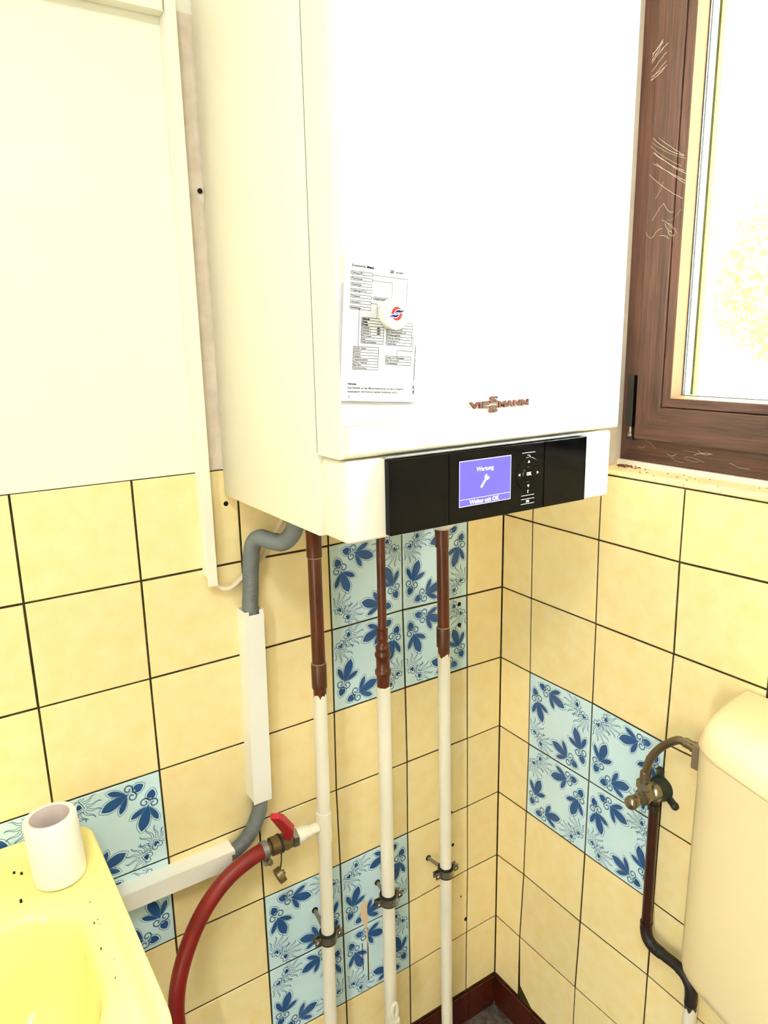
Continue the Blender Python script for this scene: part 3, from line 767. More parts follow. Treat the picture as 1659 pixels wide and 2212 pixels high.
mg = thing('round_magnet', 'round cream fridge magnet with red and blue wave emblem on the paper', 'magnet', (-0.4990, -0.360, 1.5025))
MC = Vector((-0.4975, -0.3602, 1.5030))
bm = NB(); lathe(bm, MC, (0, -1, 0), [(0, .0150), (.0005, .0162), (.0065, .0168), (.0090, .0160), (.0098, .0140), (.0098, .004)], 40); obj('disc', bm, m_magnet, mg, 40)
fm = lambda u, v, d: Vector((MC.x+u, MC.y-0.0098-d, MC.z+v))
bm = NB(); prism(bm, [(.0068*math.cos(2*PI*k/36), .0068*math.sin(2*PI*k/36)*1.04) for k in range(36)], 0, .00012, fm); obj('red_disc', bm, m_emb_red, mg)
def wave(sg, d0, d1, mat, name, grow):
    c = [(-.50, -.02, .02), (-.30, .20, .10), (0.0, .36, .16), (.35, .38, .19), (.70, .30, .16), (1.05, .36, .11), (1.35, .54, .06), (1.58, .72, .01)]
    up = []; lo = []; bm = NB(); r = .0068
    for (u, v, w) in c:
        ww = w+grow; up.append((sg*u*r, sg*(v+ww)*r)); lo.append((sg*u*r, sg*(v-ww)*r))
    prism(bm, up+lo[::-1], d0, d1, fm); bmesh.ops.triangulate(bm, faces=[q for q in bm.faces if len(q.verts) > 4]); obj(name, bm, mat, mg)
for sg in (1, -1):
    wave(sg, .0001, .00022, m_emb_white, 'wave_border', .10); wave(sg, .0002, .00034, m_emb_blue, 'blue_wave', -.01)

# ------------------------------------------------------------------ trunking on the boiler wall
t = thing('cable_trunking', 'slim cream vertical cable trunking left of the boiler', 'trunking', (-0.594, -0.01, 1.125), 'cable trunking on the boiler wall')
bm = NB(); box(bm, -0.6015, -0.5870, -0.0150, -0.0002, 1.140, 1.905); obj('base', bm, m_duct, t)
bm = NB(); box(bm, -0.6005, -0.5862, -0.0205, -0.0150, 1.125, 1.900, bev=0.0008); obj('lid', bm, m_duct, t)
t = thing('cable_trunking', 'short run of cream horizontal cable trunking at top left', 'trunking', (-0.80, -0.01, 1.879), 'cable trunking on the boiler wall')
bm = NB(); box(bm, -1.20, -0.6018, -0.0150, -0.0002, 1.879, 1.905); obj('base', bm, m_duct, t)
bm = NB(); box(bm, -1.20, -0.6030, -0.0205, -0.0150, 1.8785, 1.906, bev=0.0008); obj('lid', bm, m_duct, t)
# cable
pts = smooth_path([(-0.594, -.008, 1.150), (-0.5888, -.010, 1.130), (-0.5792, -.013, 1.1179), (-0.5642, -.016, 1.1172), (-0.5464, -.012, 1.1263), (-0.5264, -.007, 1.1392), (-0.5094, -.010, 1.1517), (-0.4977, -.014, 1.1706), (-0.4849, -.02, 1.1979), (-0.4767, -.03, 1.2206), (-.472, -.04, 1.2560)], 8)
bm = NB(); tube(bm, pts, 0.0040, 12); tag(obj('power_cable', bm, m_cable, None, 60), 'beige cable looping from trunking end up behind the grey hose', 'cable')

# grey drain hose: from the boiler through both channels
pts = smooth_path([(-0.5163, -.150, 1.2490), (-0.5172, -.142, 1.2240), (-0.5235, -.122, 1.2045), (-0.5289, -.092, 1.2000), (-0.5330, -.060, 1.1985), (-0.5352, -.038, 1.1820), (-0.5342, -.024, 1.1488), (-0.5350, -.0175, 1.1024), (-0.5368, -.0158, 1.0646), (-.5385, -.0155, .95), (-.5395, -.0155, .85), (-0.5405, -.0155, .7450), (-0.5468, -.0155, .7141), (-0.5610, -.0155, .6900), (-0.5800, -.0155, .6740), (-0.6020, -.0155, .6662), (-0.63, -.0155, .6655), (-.75, -.0155, .6655), (-.9, -.0155, .6655)], 14)
pts = resample(pts, 0.0006)
bm = NB(); tube(bm, pts, [0.0126 - 0.0013*(0.5+0.5*math.cos(2*PI*i/4)) for i in range(len(pts))], 20)
tag(obj('drain_hose', bm, m_hose_g, None, 180), 'grey corrugated drain hose bending from the boiler into white channel', 'hose')

def channel(name, label, x0, x1, z0, z1, vertical, tilt):
    t = thing(name, label, 'cable channel', ((x0+x1)/2, -0.015, (z0+z1)/2), 'hose channels'); w = 0.0012; D = 0.0300
    k = tilt
    def sh(bm):
        for v in bm.verts: v.co.x += k*(v.co.z-z0)
    bm = NB()
    if vertical:
        box(bm, x0, x1, -w, -0.0002, z0, z1); box(bm, x0, x0+w, -D+.002, -w, z0, z1); box(bm, x1-w, x1, -D+.002, -w, z0, z1)
        box(bm, x0+w, x0+.007, -D+.001, -D+.002, z0, z1+.0); box(bm, x1-.007, x1-w, -D+.001, -D+.002, z0, z1)
    else:
        box(bm, x0, x1, -w, -0.0002, z0, z1); box(bm, x0, x1, -D+.002, -w, z0, z0+w); box(bm, x0, x1, -D+.002, -w, z1-w, z1)
        box(bm, x0, x1, -D+.001, -D+.002, z0+w, z0+.007); box(bm, x0, x1, -D+.001, -D+.002, z1-.007, z1-w)
    sh(bm); obj('base', bm, m_conduit, t)
    bm = NB()
    if vertical: box(bm, x0-.0004, x1+.0004, -D, -D+.0012, z0-.004, z1-.006, bev=.0004)
    else: box(bm, x0, x1-.006, -D, -D+.0012, z0-.0004, z1+.0004, bev=.0004)
    sh(bm); obj('lid', bm, m_conduit, t)
    return t
channel('hose_channel', 'white upright plastic channel around the grey hose below boiler', -0.5565, -0.5255, 0.752, 1.076, True, 0.016)
channel('hose_channel', 'white level plastic channel running behind the washbasin', -1.20, -0.5935, 0.6510, 0.6805, False, 0.0)

# ------------------------------------------------------------------ heating pipes
def jag_tube(bm, x, y, z0, z1, r, x1=None, amp=0.006, seg=28):
    """painted part, its upper edge brushed unevenly"""
    x1 = x if x1 is None else x1
    lo, mid, hi, inn = [], [], [], []
    for k in range(seg):
        a = 2*PI*k/seg; c, s = math.cos(a)*r, math.sin(a)*r
        lo.append(bm.verts.new((x1+c, y+s, z0))); mid.append(bm.verts.new((x+c, y+s, z1-amp*1.5)))
        hz = z1+random.uniform(-amp, amp*.6)
        hi.append(bm.verts.new((x+c, y+s, hz))); inn.append(bm.verts.new((x+c*.93, y+s*.93, hz)))
    for k in range(seg):
        j = (k+1) % seg
        for a, b in ((lo, mid), (mid, hi), (hi, inn)): bm.faces.new((a[k], a[j], b[j], b[k]))
    bm.faces.new(lo)
PIPE_Y = -0.050
# pipe 1
p = thing('heating_pipe', 'brown copper pipe painted white below, nearest the grey hose', 'pipe', (-0.4475, PIPE_Y, 0.0), 'heating pipes under the boiler')
bm = NB(); lathe(bm, (-0.4395, PIPE_Y, 0.9), (0, 0, 1), [(0, .0108), (.357, .0108)], 24); obj('copper_pipe', bm, m_brown, p, 40)
bm = NB(); lathe(bm, (-0.4395, PIPE_Y, 1.150), (0, 0, 1), [(0, .0112), (.001, .0122), (.040, .0122), (.041, .0128), (.046, .0128), (.047, .0110)], 24); obj('pipe_collar', bm, m_brown, p, 40)
bm = NB(); lathe(bm, (-0.4395, PIPE_Y, 1.1485), (0, 0, 1), [(0, .0111), (.0008, .0119), (.0018, .0119), (.0026, .0111)], 24); obj('solder_ring', bm, m_solder, p, 40)
bm = NB(); lathe(bm, (-0.4398, PIPE_Y, 0.929), (0, 0, 1), [(0, .0110), (.001, .0124), (.042, .0124), (.044, .0110)], 24); obj('pipe_collar', bm, m_brown_d, p, 40)
bm = NB(); lathe(bm, (-0.4398, PIPE_Y, 0.9715), (0, 0, 1), [(0, .0112), (.0008, .0120), (.0016, .0120), (.0024, .0110)], 24); obj('solder_ring', bm, m_solder, p, 40)
bm = NB(); jag_tube(bm, -0.4398, PIPE_Y, 0.0, 0.918, .0115, -0.4478); obj('painted_pipe', bm, m_wpaint, p, 40)
bm = NB(); lathe(bm, (-0.4420, PIPE_Y, 0.646), (0, 0, 1), [(0, .0116), (.001, .0132), (.056, .0132), (.057, .0116)], 24); obj('tee_fitting', bm, m_wpaint, p, 40)
# pipe 2
p = thing('heating_pipe', 'thin brown pipe with ringed fitting painted white below, the middle of three', 'pipe', (-0.3145, PIPE_Y, 0.0), 'heating pipes under the boiler')
bm = NB(); lathe(bm, (-0.3165, PIPE_Y, 0.98), (0, 0, 1), [(0, .0075), (.276, .0075)], 20); obj('copper_pipe', bm, m_brown, p, 40)
bm = NB(); lathe(bm, (-0.3165, PIPE_Y, 0.893), (0, 0, 1), [(0, .0108), (.018, .0112), (.022, .0118), (.024, .0118), (.026, .0138), (.030, .0142), (.034, .0136), (.036, .0122), (.0365, .0118), (.050, .0118), (.056, .0122), (.060, .0140), (.064, .0140), (.067, .0122), (.071, .0118), (.074, .0126), (.0765, .0126), (.080, .0100), (.083, .0090), (.087, .0088), (.091, .0100), (.095, .0100), (.103, .0094), (.108, .0100), (.109, .0080)], 28)
obj('ringed_fitting', bm, m_brown, p, 40)
bm = NB(); jag_tube(bm, -0.3165, PIPE_Y, 0.0, 0.897, .0122, -0.3135, amp=0.0015); obj('painted_pipe', bm, m_wpaint, p, 40)
# pipe 3
p = thing('heating_pipe', 'brown copper pipe painted white below, nearest the room corner', 'pipe', (-0.1775, PIPE_Y, 0.0), 'heating pipes under the boiler')
bm = NB(); lathe(bm, (-0.1845, PIPE_Y, 0.90), (-0.0165, 0, 1), [(0, .0108), (.30, .0108)], 24); obj('copper_pipe', bm, m_brown, p, 40)
bm = NB(); lathe(bm, (-0.1862, PIPE_Y, 0.936), (-0.0165, 0, 1), [(0, .0110), (.001, .0122), (.036, .0122), (.038, .0110)], 24); obj('pipe_collar', bm, m_brown_d, p, 40)
bm = NB(); lathe(bm, (-0.1868, PIPE_Y, 0.9725), (-0.0165, 0, 1), [(0, .0112), (.0008, .0119), (.0016, .0119), (.0024, .0110)], 24); obj('solder_ring', bm, m_solder, p, 40)
bm = NB(); lathe(bm, (-0.1893, PIPE_Y, 1.123), (-0.0165, 0, 1), [(0, .0110), (.001, .0122), (.040, .0122)], 24); obj('pipe_collar', bm, m_brown, p, 40)
bm = NB(); jag_tube(bm, -0.1848, PIPE_Y, 0.0, 0.922, .0114, -0.1750); obj('painted_pipe', bm, m_wpaint, p, 40)

# pipe clamps
def clamp(label, x, z, bolt, r):
    t = thing('pipe_clamp', label, 'clamp', (x, PIPE_Y, z), 'pipe clamps on the white pipes')
    bm = NB(); lathe(bm, (x, PIPE_Y, z-.0105), (0, 0, 1), [(0, r+.0004), (.0, r+.0035), (.021, r+.0035), (.021, r+.0004)], 28); obj('rubber_lining', bm, m_rubber, t, 40)
    bm = NB(); lathe(bm, (x, PIPE_Y, z-.0068), (0, 0, 1), [(0, r+.003), (.0, r+.0048), (.0136, r+.0048), (.0136, r+.003)], 28); obj('steel_band', bm, m_zinc, t, 40)
    for s in (-1, 1):
        xa = x+s*(r+.004)
        bm = NB(); box(bm, min(xa, xa+s*.012), max(xa, xa+s*.012), PIPE_Y-.0052, PIPE_Y-.0034, z-.0072, z+.0072, bev=.0012)
        box(bm, min(xa, xa+s*.012), max(xa, xa+s*.012), PIPE_Y+.0034, PIPE_Y+.0052, z-.0072, z+.0072, bev=.0012); obj('flange', bm, m_zinc, t, 40)
        bm = NB(); lathe(bm, (xa+s*.0065, PIPE_Y+.009, z), (0, -1, 0), [(0, .0026), (.0142, .0026), (.0142, .0046), (.0160, .0046), (.0176, .0032)], 14); obj('screw', bm, m_nickel, t, 40)
    b = Vector(bolt); e = Vector((x+(b.x-x)*.2, PIPE_Y+r+.003, z+(b.z-z)*.15))
    bm = NB(); pp = [b.lerp(e, k/30) for k in range(31)]; tube(bm, pp, [.0036 if k % 2 else .0032 for k in range(31)], 12); obj('threaded_rod', bm, m_zinc, t, 40)
    bm = NB(); d = (e-b).normalized(); lathe(bm, b, (0, -1, 0), [(-.001, .0060), (.0010, .0060), (.0012, .0035)], 16); obj('wall_plug', bm, m_rubber, t, 40)
clamp('steel clamp on the white pipe nearest the grey hose', -0.4437, 0.4530, (-0.4424, -0.0001, 0.4694), .0115)
clamp('steel clamp on the middle white pipe', -0.3150, 0.4680, (-0.3071, -0.0001, 0.4637), .0122)
clamp('steel clamp on the white pipe nearest the corner', -0.1800, 0.4640, (-0.1854, -0.0001, 0.4629), .0114)

# ------------------------------------------------------------------ drain valve with red hose
VZ = 0.6765; VX = -0.455
v = thing('drain_valve', 'brass ball valve with red lever on white tee', 'valve', (-0.51, PIPE_Y, VZ))
bm = NB(); lathe(bm, (VX, PIPE_Y, VZ), (-1, 0, 0), [(0, .0090), (.016, .0090), (.017, .0110), (.023, .0112), (.024, .0128), (.036, .0132), (.038, .0125), (.042, .0138)], 20)
for q in bm.verts: q.co += Vector((0, random.uniform(-.0006, .0006), random.uniform(-.0006, .0006)))
obj('painted_stub', bm, m_wpaint, v, 60)
bm = NB(); lathe(bm, (VX-.040, PIPE_Y, VZ), (-1, 0, 0), [(0, .0158), (.001, .0162), (.009, .0162), (.010, .0135)], 6); obj('hex_nut', bm, m_zinc, v)
bm = NB(); lathe(bm, (VX-.050, PIPE_Y, VZ), (-1, 0, 0), [(0, .0120), (.002, .0132), (.010, .0150), (.018, .0132), (.022, .0130), (.0225, .0148), (.036, .0148), (.037, .0120)], 24); obj('brass_body', bm, m_brass, v, 40)
bm = NB(); lathe(bm, (VX-.0685, PIPE_Y, VZ), (-1, 0, 0), [(0, .0136), (0, .0156), (.0035, .0156), (.0035, .0136)], 24); obj('retaining_strap', bm, m_rubber, v, 40)
bm = NB(); lathe(bm, (VX-.088, PIPE_Y, VZ), (-1, 0, 0), [(0, .0110), (.004, .0110), (.004, .0092), (.016, .0092)], 20); obj('hose_tail', bm, m_brass, v, 40)
bm = NB(); lathe(bm, (VX-.060, PIPE_Y-.004, VZ+.008), (0, -.35, 1), [(0, .006), (.010, .0055)], 14); obj('stem', bm, m_brass, v, 40)
# red lever
bm = NB()
lp = [((-.5150, -.0600, .6900), .0060, .0055), ((-.5165, -.0680, .7040), .0085, .0055), ((-.5195, -.0740, .7160), .0100, .0060), ((-.5415, -.0880, .7530), .0088, .0055), ((-.5490, -.0920, .7620), .0075, .0045)]
lps = []
for i, (c_, wa, wt) in enumerate(lp):
    c_ = Vector(c_); tg = (Vector(lp[min(i+1, 4)][0])-Vector(lp[max(i-1, 0)][0])).normalized()
    ax = Vector((.80, -.60, 0)); ax = (ax-tg*ax.dot(tg)).normalized(); ay = tg.cross(ax)
    lps.append([c_+ax*wa+ay*wt, c_-ax*wa+ay*wt, c_-ax*wa-ay*wt, c_+ax*wa-ay*wt])
loft(bm, lps)
bmesh.ops.bevel(bm, geom=list(bm.edges), offset=.0012, segments=2, profile=.5, affect='EDGES')
obj('lever', bm, m_redh, v, 40)
# dangling cap
bm = NB(); tube(bm, smooth_path([(VX-.0700, PIPE_Y-.004, VZ-.0150), (VX-.0705, PIPE_Y-.004, VZ-.03), (VX-.0735, PIPE_Y-.003, VZ-.048)], 6), .0011, 8); obj('cap_strap', bm, m_rubber, v)
bm = NB(); lathe(bm, (VX-.0690, PIPE_Y-.004, VZ-.0535), (-.85, 0, -.30), [(0, .0125), (.0006, .0132), (.011, .0132), (.012, .0120), (.012, .010), (.004, .0100)], 20); obj('screw_cap', bm, m_brass, v, 40)
bm = NB(); lathe(bm, (VX-.0685, PIPE_Y-.004, VZ-.0532), (.85, 0, .30), [(0, .004), (.003, .004)], 12); obj('cap_button', bm, m_brass, v, 40)

pts = smooth_path([(VX-.092, -.050, VZ-.000), (-0.5600, -.0505, .6752), (-0.5784, -.052, .6722), (-0.614, -.055, .6605), (-0.648, -.06, .6385), (-0.6758, -.065, .6083), (-0.6979, -.07, .5718), (-0.713, -.073, .532), (-0.7203, -.075, .4953), (-0.7222, -.076, .4604), (-0.7215, -.078, .40), (-.718, -.08, .30), (-.722, -.085, .18), (-.74, -.10, .07), (-.78, -.13, .02), (-.86, -.17, .0135), (-1.0, -.2, .0135)], 10)
bm = NB(); tube(bm, pts, 0.0126, 20); tag(obj('red_hose', bm, m_hose_r, None, 60), 'red rubber hose hanging down from the brass valve', 'hose')
hc = thing('hose_clip', 'worm drive steel clip around end of the red hose', 'hose clip', (VX-.098, PIPE_Y, VZ))
bm = NB(); lathe(bm, (VX-.0925, PIPE_Y, VZ-.0002), (-1, 0, -.02), [(0, .0130), (0, .0140), (.0095, .0140), (.0095, .0130)], 28); obj('band', bm, m_silver, hc, 40)
bm = NB(); box(bm, VX-.104, VX-.091, PIPE_Y-.016, PIPE_Y-.006, VZ-.0195, VZ-.0115, bev=.0015); obj('worm_housing', bm, m_silver, hc, 40)
bm = NB(); lathe(bm, (VX-.0975, PIPE_Y-.015, VZ-.0125), (.1, -1, .25), [(0, .0052), (.007, .0052), (.008, .0045), (.008, .0024), (.006, .002)], 6); obj('worm_screw', bm, m_nickel, hc)

# small draw-off cock in front of the middle pipe
c = thing('drain_cock', 'small cream plastic drain cock in front of the middle white pipe', 'valve', (-0.328, -0.085, 0.20))
bm = NB(); lathe(bm, (-0.3275, -.085, .17), (0, 0, 1), [(0, .0095), (.055, .0095), (.056, .0088), (.062, .0088)], 20); obj('body', bm, m_wpaint, c, 40)
bm = NB(); lathe(bm, (-0.3275, -.085, .205), (.3, 1, 0), [(-.0, .006), (.035, .006)], 14); obj('branch', bm, m_wpaint, c, 40)
pp = [Vector((-0.3285+.0075*math.sin(a)*.75, -.085, .252-.0170*math.cos(a))) for a in [2*PI*k/26 for k in range(27)]]
bm = NB(); tube(bm, pp, .0036, 10); obj('key_loop', bm, m_wpaint, c, 60)

# ------------------------------------------------------------------ washbasin
def rrect(x0, x1, y0, y1, rb, rf, z, na=9, ns=7):
    """y1 = back edge (wall), y0 = front; rb, rf corner radii back and front"""
    pts = []
    def arc(cx, cy, r, a0):
        for k in range(na+1):
            a = a0+PI/2*k/na; pts.append(Vector((cx+r*math.cos(a), cy+r*math.sin(a), z)))
    def line(p, q):
        for k in range(1, ns): pts.append(Vector((p[0]+(q[0]-p[0])*k/ns, p[1]+(q[1]-p[1])*k/ns, z)))
    arc(x1-rb, y1-rb, rb, 0); line((x1-rb, y1), (x0+rb, y1))
    arc(x0+rb, y1-rb, rb, PI/2); line((x0, y1-rb), (x0, y0+rf))
    arc(x0+rf, y0+rf, rf, PI); line((x0+rf, y0), (x1-rf, y0))
    arc(x1-rf, y0+rf, rf, 1.5*PI); line((x1, y0+rf), (x1, y1-rb))
    return pts
ba = thing('washbasin', 'pale yellow ceramic washbasin at the lower left', 'washbasin', (-1.08, -0.2, 0.62))
OX0, OX1, OY0, OY1 = -1.360, -0.7995, -0.450, -0.0015
def out(i, z): return rrect(OX0+i, OX1-i, OY0+i, OY1-i, max(.038-i*.5, .01), max(.075-i*.5, .03), z)
def bowl(i, z, back=0.0): return rrect(-1.312+i, -0.848-i, -.398+i, -.142-i*1.0+back, .062+i*.3, .11, z)
loops = [rrect(-1.20, -0.96, -.30, -.036, .05, .08, .585), rrect(OX0+.06, OX1-.06, OY0+.06, -.034, .03, .06, .605), rrect(OX0+.02, OX1-.02, OY0+.02, -.032, .03, .07, .690), out(.004, .768), out(0, .788), out(0, .8050), out(.0022, .8098), out(.0065, .8118), out(.0125, .8108), out(.0185, .8055), out(.026, .8020), out(.034, .8010), bowl(-.008, .7978), bowl(-.003, .7955), bowl(.0015, .7915), bowl(.004, .782), bowl(.009, .745), bowl(.018, .695), bowl(.040, .655), bowl(.080, .636), rrect(-1.10, -1.06, -.285, -.245, .018, .018, .630)]
bm = NB(); loft(bm, loops); o = obj('bowl', bm, m_ceramic, ba, 180)
sb = o.modifiers.new('sub', 'SUBSURF'); sb.levels = 1; sb.render_levels = 2
bm = NB(); lathe(bm, (-1.08, -.265, .6310), (0, 0, 1), [(0, .022), (.002, .022), (.003, .018), (.0015, .015), (.0015, .004)], 24); obj('waste', bm, m_nickel, ba, 40)
bm = NB()
for k in range(16):
    x = random.uniform(-.84, -.81); y = random.uniform(-.33, -.10); s = random.uniform(.0003, .0006)
    box(bm, x-s, x+s, y-s, y+s, .7985, .8012+s)
for (x, y) in ((-.905, -.055), (-.897, -.062), (-.905, -.115)): box(bm, x-.0018, x+.0012, y-.001, y+.0012, .7990, .8030)
tag(obj('dirt_specks', bm, m_dark), 'tiny black dirt specks on the yellow basin rim', 'debris', kind='stuff')
# toilet roll
tr = thing('toilet_roll', 'nearly empty white toilet roll standing on the yellow basin', 'toilet roll', (-0.856, -0.088, .801))
TC = Vector((-0.8545, -.0930, .8005)); AX = Vector((-.045, .02, 1)).normalized(); RH = .0885; R1 = .0325; R2 = .0248
bm = NB(); lathe(bm, TC, AX, [(0, R2), (0, R1-.003), (.001, R1-.0012), (.004, R1), (RH-.003, R1), (RH-.0008, R1-.0010), (RH, R1-.003), (RH+.0004, R2+.001), (RH, R2)], 48, cap=False); obj('paper', bm, m_tissue, tr, 50)
bm = NB(); lathe(bm, TC, AX, [(0, R2+.0002), (RH, R2+.0002), (RH, R2-.0008), (0, R2-.0008), (0, R2+.0002)], 48, cap=False); obj('core', bm, m_core, tr, 50)

# ------------------------------------------------------------------ cistern
ci = thing('toilet_cistern', 'cream plastic toilet cistern with rounded lid under the window', 'cistern', (-0.09, -0.735, 0.585))
half = [(0.0, -.5030), (-.030, -.5040), (-.060, -.5055), (-.090, -.5080), (-.108, -.5125), (-.121, -.5190), (-.1315, -.5290), (-.1400, -.5430), (-.1475, -.5610), (-.1555, -.5930), (-.1660, -.6350), (-.1750, -.6800), (-.1790, -.7150)]
yc = -.735
plan = half + [(x, 2*yc-y) for x, y in reversed(half)]
def pl(z, sx=1.0, sy=1.0, grow=0.0, xb=-0.003):
    L = []
    for i, (x, y) in enumerate(plan):
        yy = yc+(y-yc)*sy; xx = x*sx
        if grow:
            t = Vector((plan[min(i+1, len(plan)-1)][0]-plan[max(i-1, 0)][0], plan[min(i+1, len(plan)-1)][1]-plan[max(i-1, 0)][1])).normalized()
            nn = Vector((t.y, -t.x)); nn = nn if nn.x*(-1) + (yy-yc)*nn.y > 0 else -nn
            xx += nn.x*grow; yy += nn.y*grow
        L.append(Vector((min(xx, xb), yy, z)))
    return L
bm = NB(); loft(bm, [pl(.590, .86, .955), pl(.5905, .95, .985), pl(.597, .985, .997), pl(.610), pl(.70), pl(.82), pl(.9435)]); obj('tank', bm, m_cream_pl, ci, 50)
bm = NB(); loft(bm, [pl(.9448, 1, 1, -.004), pl(.9448, 1, 1, .0012), pl(.9462, 1, 1, .0022), pl(.950, .998, 1, .0018), pl(.958, .985, .998), pl(.966, .955, .994), pl(.974, .88, .988), pl(.980, .74, .981), pl(.984, .55, .976), pl(.9855, .32, .972), pl(.9855, .10, .970)]); obj('lid', bm, m_cream_pl, ci, 60)
bm = NB(); lathe(bm, (-.085, yc, .2), (0, 0, 1), [(0, .022), (.36, .022), (.361, .03), (.389, .03)], 20); obj('flush_pipe', bm, m_cream_pl, ci, 40)

# angle valve on the wall
av = thing('angle_valve', 'nickel angle valve with corroded dark wall flange beside cistern', 'valve', (-0.0005, -.386, .762))
bm = NB(); lathe(bm, (-.0004, -.386, .7620), (-1, 0, 0), [(0, .0205), (.006, .0205), (.012, .0190), (.020, .0160), (.0205, .012)], 20)
for s, dy, dz in ((1, .004, .029), (1, -.0265, -.018), (1, .024, -.018)):
    e = Vector((0, dy, dz)).normalized(); c0 = Vector((-.0004, -.386+dy, .762+dz))
    lathe(bm, c0, (-1, 0, 0), [(0, .0068), (.004, .0068), (.005, .0055)], 14)
    pr = Vector((0, -e.z, e.y))*.0058; a = Vector((-.0004, -.386, .762))
    q = [a+e*.012+pr, a+e*.012-pr, c0-pr, c0+pr]
    fs = [bm.verts.new(x_) for x_ in q] + [bm.verts.new(x_+Vector((-.0045, 0, 0))) for x_ in q]
    for f4 in ((0, 1, 2, 3), (4, 7, 6, 5), (0, 4, 5, 1), (1, 5, 6, 2), (2, 6, 7, 3), (3, 7, 4, 0)): bm.faces.new([fs[k] for k in f4])
obj('wall_flange', bm, m_verd, av, 40)
for dy, dz in ((.004, .029), (-.0265, -.018)):
    bm = NB(); lathe(bm, (-.0050, -.386+dy, .762+dz), (-1, 0, 0), [(0, .0042), (.002, .0042), (.0024, .0030), (.0024, .0012), (.0012, .0008)], 12); obj('flange_screw', bm, m_nickel, av, 40)
bm = NB(); lathe(bm, (-.0205, -.386, .7630), (-1, 0, .03), [(0, .0162), (.010, .0162), (.012, .0140), (.013, .0122), (.024, .0120), (.025, .0132), (.030, .0132), (.031, .0100), (.044, .0092), (.046, .0080)], 24); obj('valve_body', bm, m_nickel, av, 40)
bm = NB(); lathe(bm, (-.0660, -.386, .7640), (-1, 0, .03), [(0, .0080), (.001, .0098), (.010, .0112), (.015, .0100), (.018, .0060), (.0185, .002)], 20); obj('knob', bm, m_nickel, av, 50)
bm = NB(); lathe(bm, (-.0480, -.386, .7720), (0, 0, 1), [(0, .0080), (.006, .0095), (.008, .0118), (.020, .0118), (.0205, .0090)], 6); obj('outlet_nut', bm, m_nickel, av)
# braided hose to the cistern
fh = thing('braided_hose', 'braided steel hose arching from angle valve to cistern', 'hose', (-0.048, -.386, .79))
pts = smooth_path([(-.0480, -.386, .7900), (-.0480, -.3875, .8080), (-.0478, -.3945, .8360), (-.0470, -.4120, .8640), (-.0450, -.4340, .8850), (-.0430, -.4430, .8872), (-.0420, -.4470, .8870)], 12)
pts = resample(pts, .0015)
bm = NB(); tube(bm, pts, [.0064-.0008*(i % 2) for i in range(len(pts))], 16); obj('braid', bm, m_steel, fh, 180)
bm = NB(); lathe(bm, (-.048, -.386, .7905), (0, 0, 1), [(0, .0076), (.018, .0072), (.019, .0062)], 16); obj('ferrule', bm, m_steel, fh, 40)
bm = NB(); lathe(bm, (-.0422, -.4450, .8872), (.05, -1, -.08), [(0, .0064), (.001, .0076), (.013, .0076), (.014, .0088), (.020, .0088)], 16); obj('ferrule', bm, m_nickel, fh, 40)
bm = NB(); box(bm, -.0500, -.0330, -.4780, -.4630, .8560, .8940, bev=.0015); box(bm, -.046, -.037, -.5040, -.4770, .8760, .8900, bev=.001); obj('inlet_block', bm, m_solder, fh)
# dark supply pipe
sp_ = thing('supply_pipe', 'dark brown water pipe with elbows on the wall beside cistern', 'pipe', (-.025, -.484, 0.0))
bm = NB(); tube(bm, [(-.0215, -.3885, .7600), (-.0230, -.3900, .7400), (-.0245, -.3915, .66), (-.025, -.3930, .5200)], .0082, 18); obj('upright_pipe', bm, m_dbrown, sp_, 40)
bm = NB(); lathe(bm, (-.0235, -.3897, .7440), (0, 0, -1), [(0, .0094), (.010, .0094), (.011, .0084)], 18); obj('solder_ring', bm, m_dblack, sp_, 40)
pts = smooth_path([(-.025, -.3930, .5240), (-.025, -.3932, .5080), (-.025, -.3985, .4935), (-.025, -.4100, .4865), (-.025, -.4300, .4855), (-.025, -.4520, .4855), (-.025, -.4680, .4820), (-.025, -.4790, .4700), (-.025, -.4825, .4550), (-.025, -.4830, .4350)], 8)
n = len(pts)
bm = NB(); tube(bm, pts, [.0098 if (i < n*.42 or i > n*.58) else .0088 for i in range(n)], 18); obj('elbow_pipe', bm, m_dblack, sp_, 50)
bm = NB(); lathe(bm, (-.025, -.3930, .5170), (0, 0, 1), [(0, .0099), (.001, .0102), (.006, .0102), (.007, .0086)], 18); obj('pipe_collar', bm, m_dbrown, sp_, 40)
bm = NB(); jag_tube(bm, -.025, -.4835, 0.0, .4310, .0104, -.025, amp=.006, seg=22); obj('painted_pipe', bm, m_wpaint, sp_, 40)

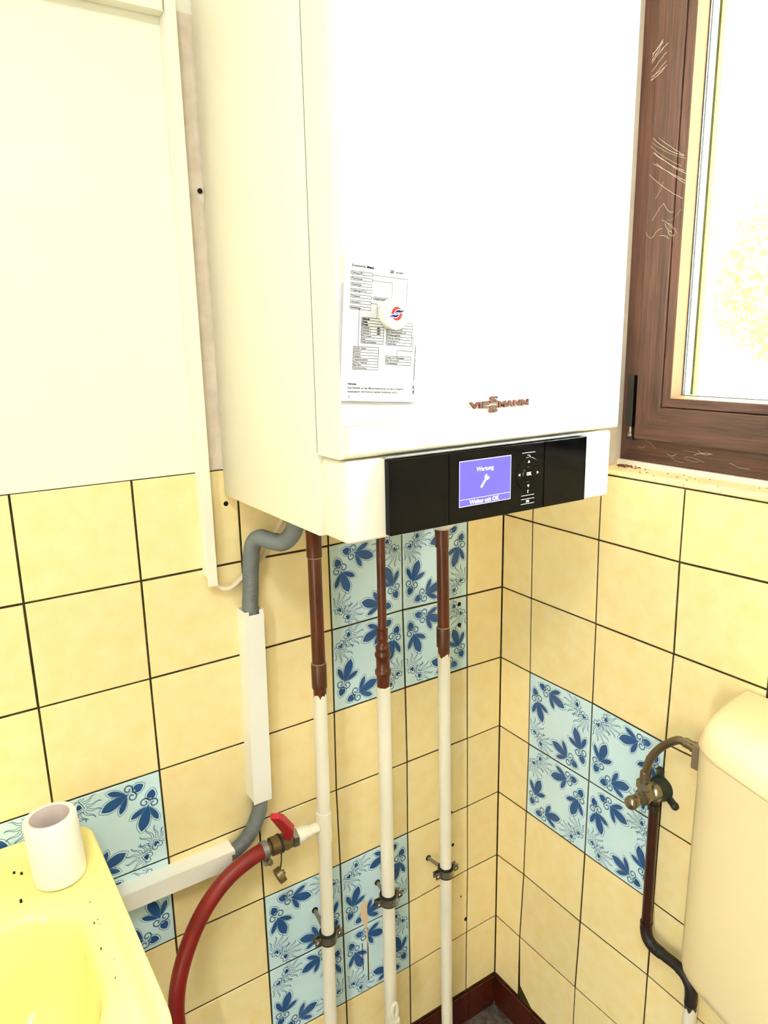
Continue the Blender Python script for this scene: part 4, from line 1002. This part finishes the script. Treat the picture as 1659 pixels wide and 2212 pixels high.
# ------------------------------------------------------------------ ceiling fill lamp, added out of view to brighten the room
cl = thing('added_fill_lamp', 'round white ceiling fill lamp added out of view', 'lamp', (-1.25, -1.25, ZC))
bm = NB(); lathe(bm, (-1.25, -1.25, ZC), (0, 0, -1), [(0, .19), (.025, .19), (.03, .185)], 40); obj('fill_lamp_base', bm, m_boiler_in, cl, 40)
bm = NB(); lathe(bm, (-1.25, -1.25, ZC-.03), (0, 0, -1), [(0, .18), (.02, .176), (.045, .13), (.058, .06), (.06, .01)], 40); obj('fill_lamp_shade', bm, M('lit_fill_lamp_shade', srgb(250, 246, 236), .6, emit=((.97, .99, 1, 1), 1.2)), cl, 60)
ld = bpy.data.lights.new('added_fill_light', 'AREA'); ld.shape = 'DISK'; ld.size = 0.36; ld.energy = FILL_POWER; ld.color = (0.93, 0.975, 1.0)
lo = bpy.data.objects.new('added_fill_light', ld); link(lo, cl); lo.matrix_world = Matrix.Translation((-1.25, -1.25, ZC-.10))

# ------------------------------------------------------------------ outside
bm = NB(); box(bm, -40, 40, -40, 40, -0.6, -0.12); tag(obj('yard_ground', bm, m_ground), 'pale ground outside the window', 'ground', kind='stuff')
def shrub(cx, cy, cz, rx, ry, rz, n, label):
    V, F = [], []
    rnd = random.Random(int(cx*100))
    for k in range(n):
        a = rnd.uniform(0, 2*PI); b = math.acos(rnd.uniform(-1, 1)); rr = rnd.uniform(.72, 1.06)
        c = Vector((cx+rx*rr*math.sin(b)*math.cos(a), cy+ry*rr*math.sin(b)*math.sin(a), cz+rz*rr*math.cos(b)))
        d = Vector((rnd.gauss(0, 1), rnd.gauss(0, 1), rnd.gauss(0, 1))).normalized(); e = d.orthogonal().normalized(); s = rnd.uniform(.02, .045)
        i = len(V); V += [c-d*s, c+e*s*.45, c+d*s, c-e*s*.45]; F.append((i, i+1, i+2, i+3))
    me = bpy.data.meshes.new('garden_shrub'); me.from_pydata([tuple(v_) for v_ in V], [], F)
    o = mobj('garden_shrub', me, m_leaf); return tag(o, label, 'shrub')
shrub(4.6, 1.75, 1.90, .7, .78, .70, 9000, 'sunlit yellow green shrub outside the window')
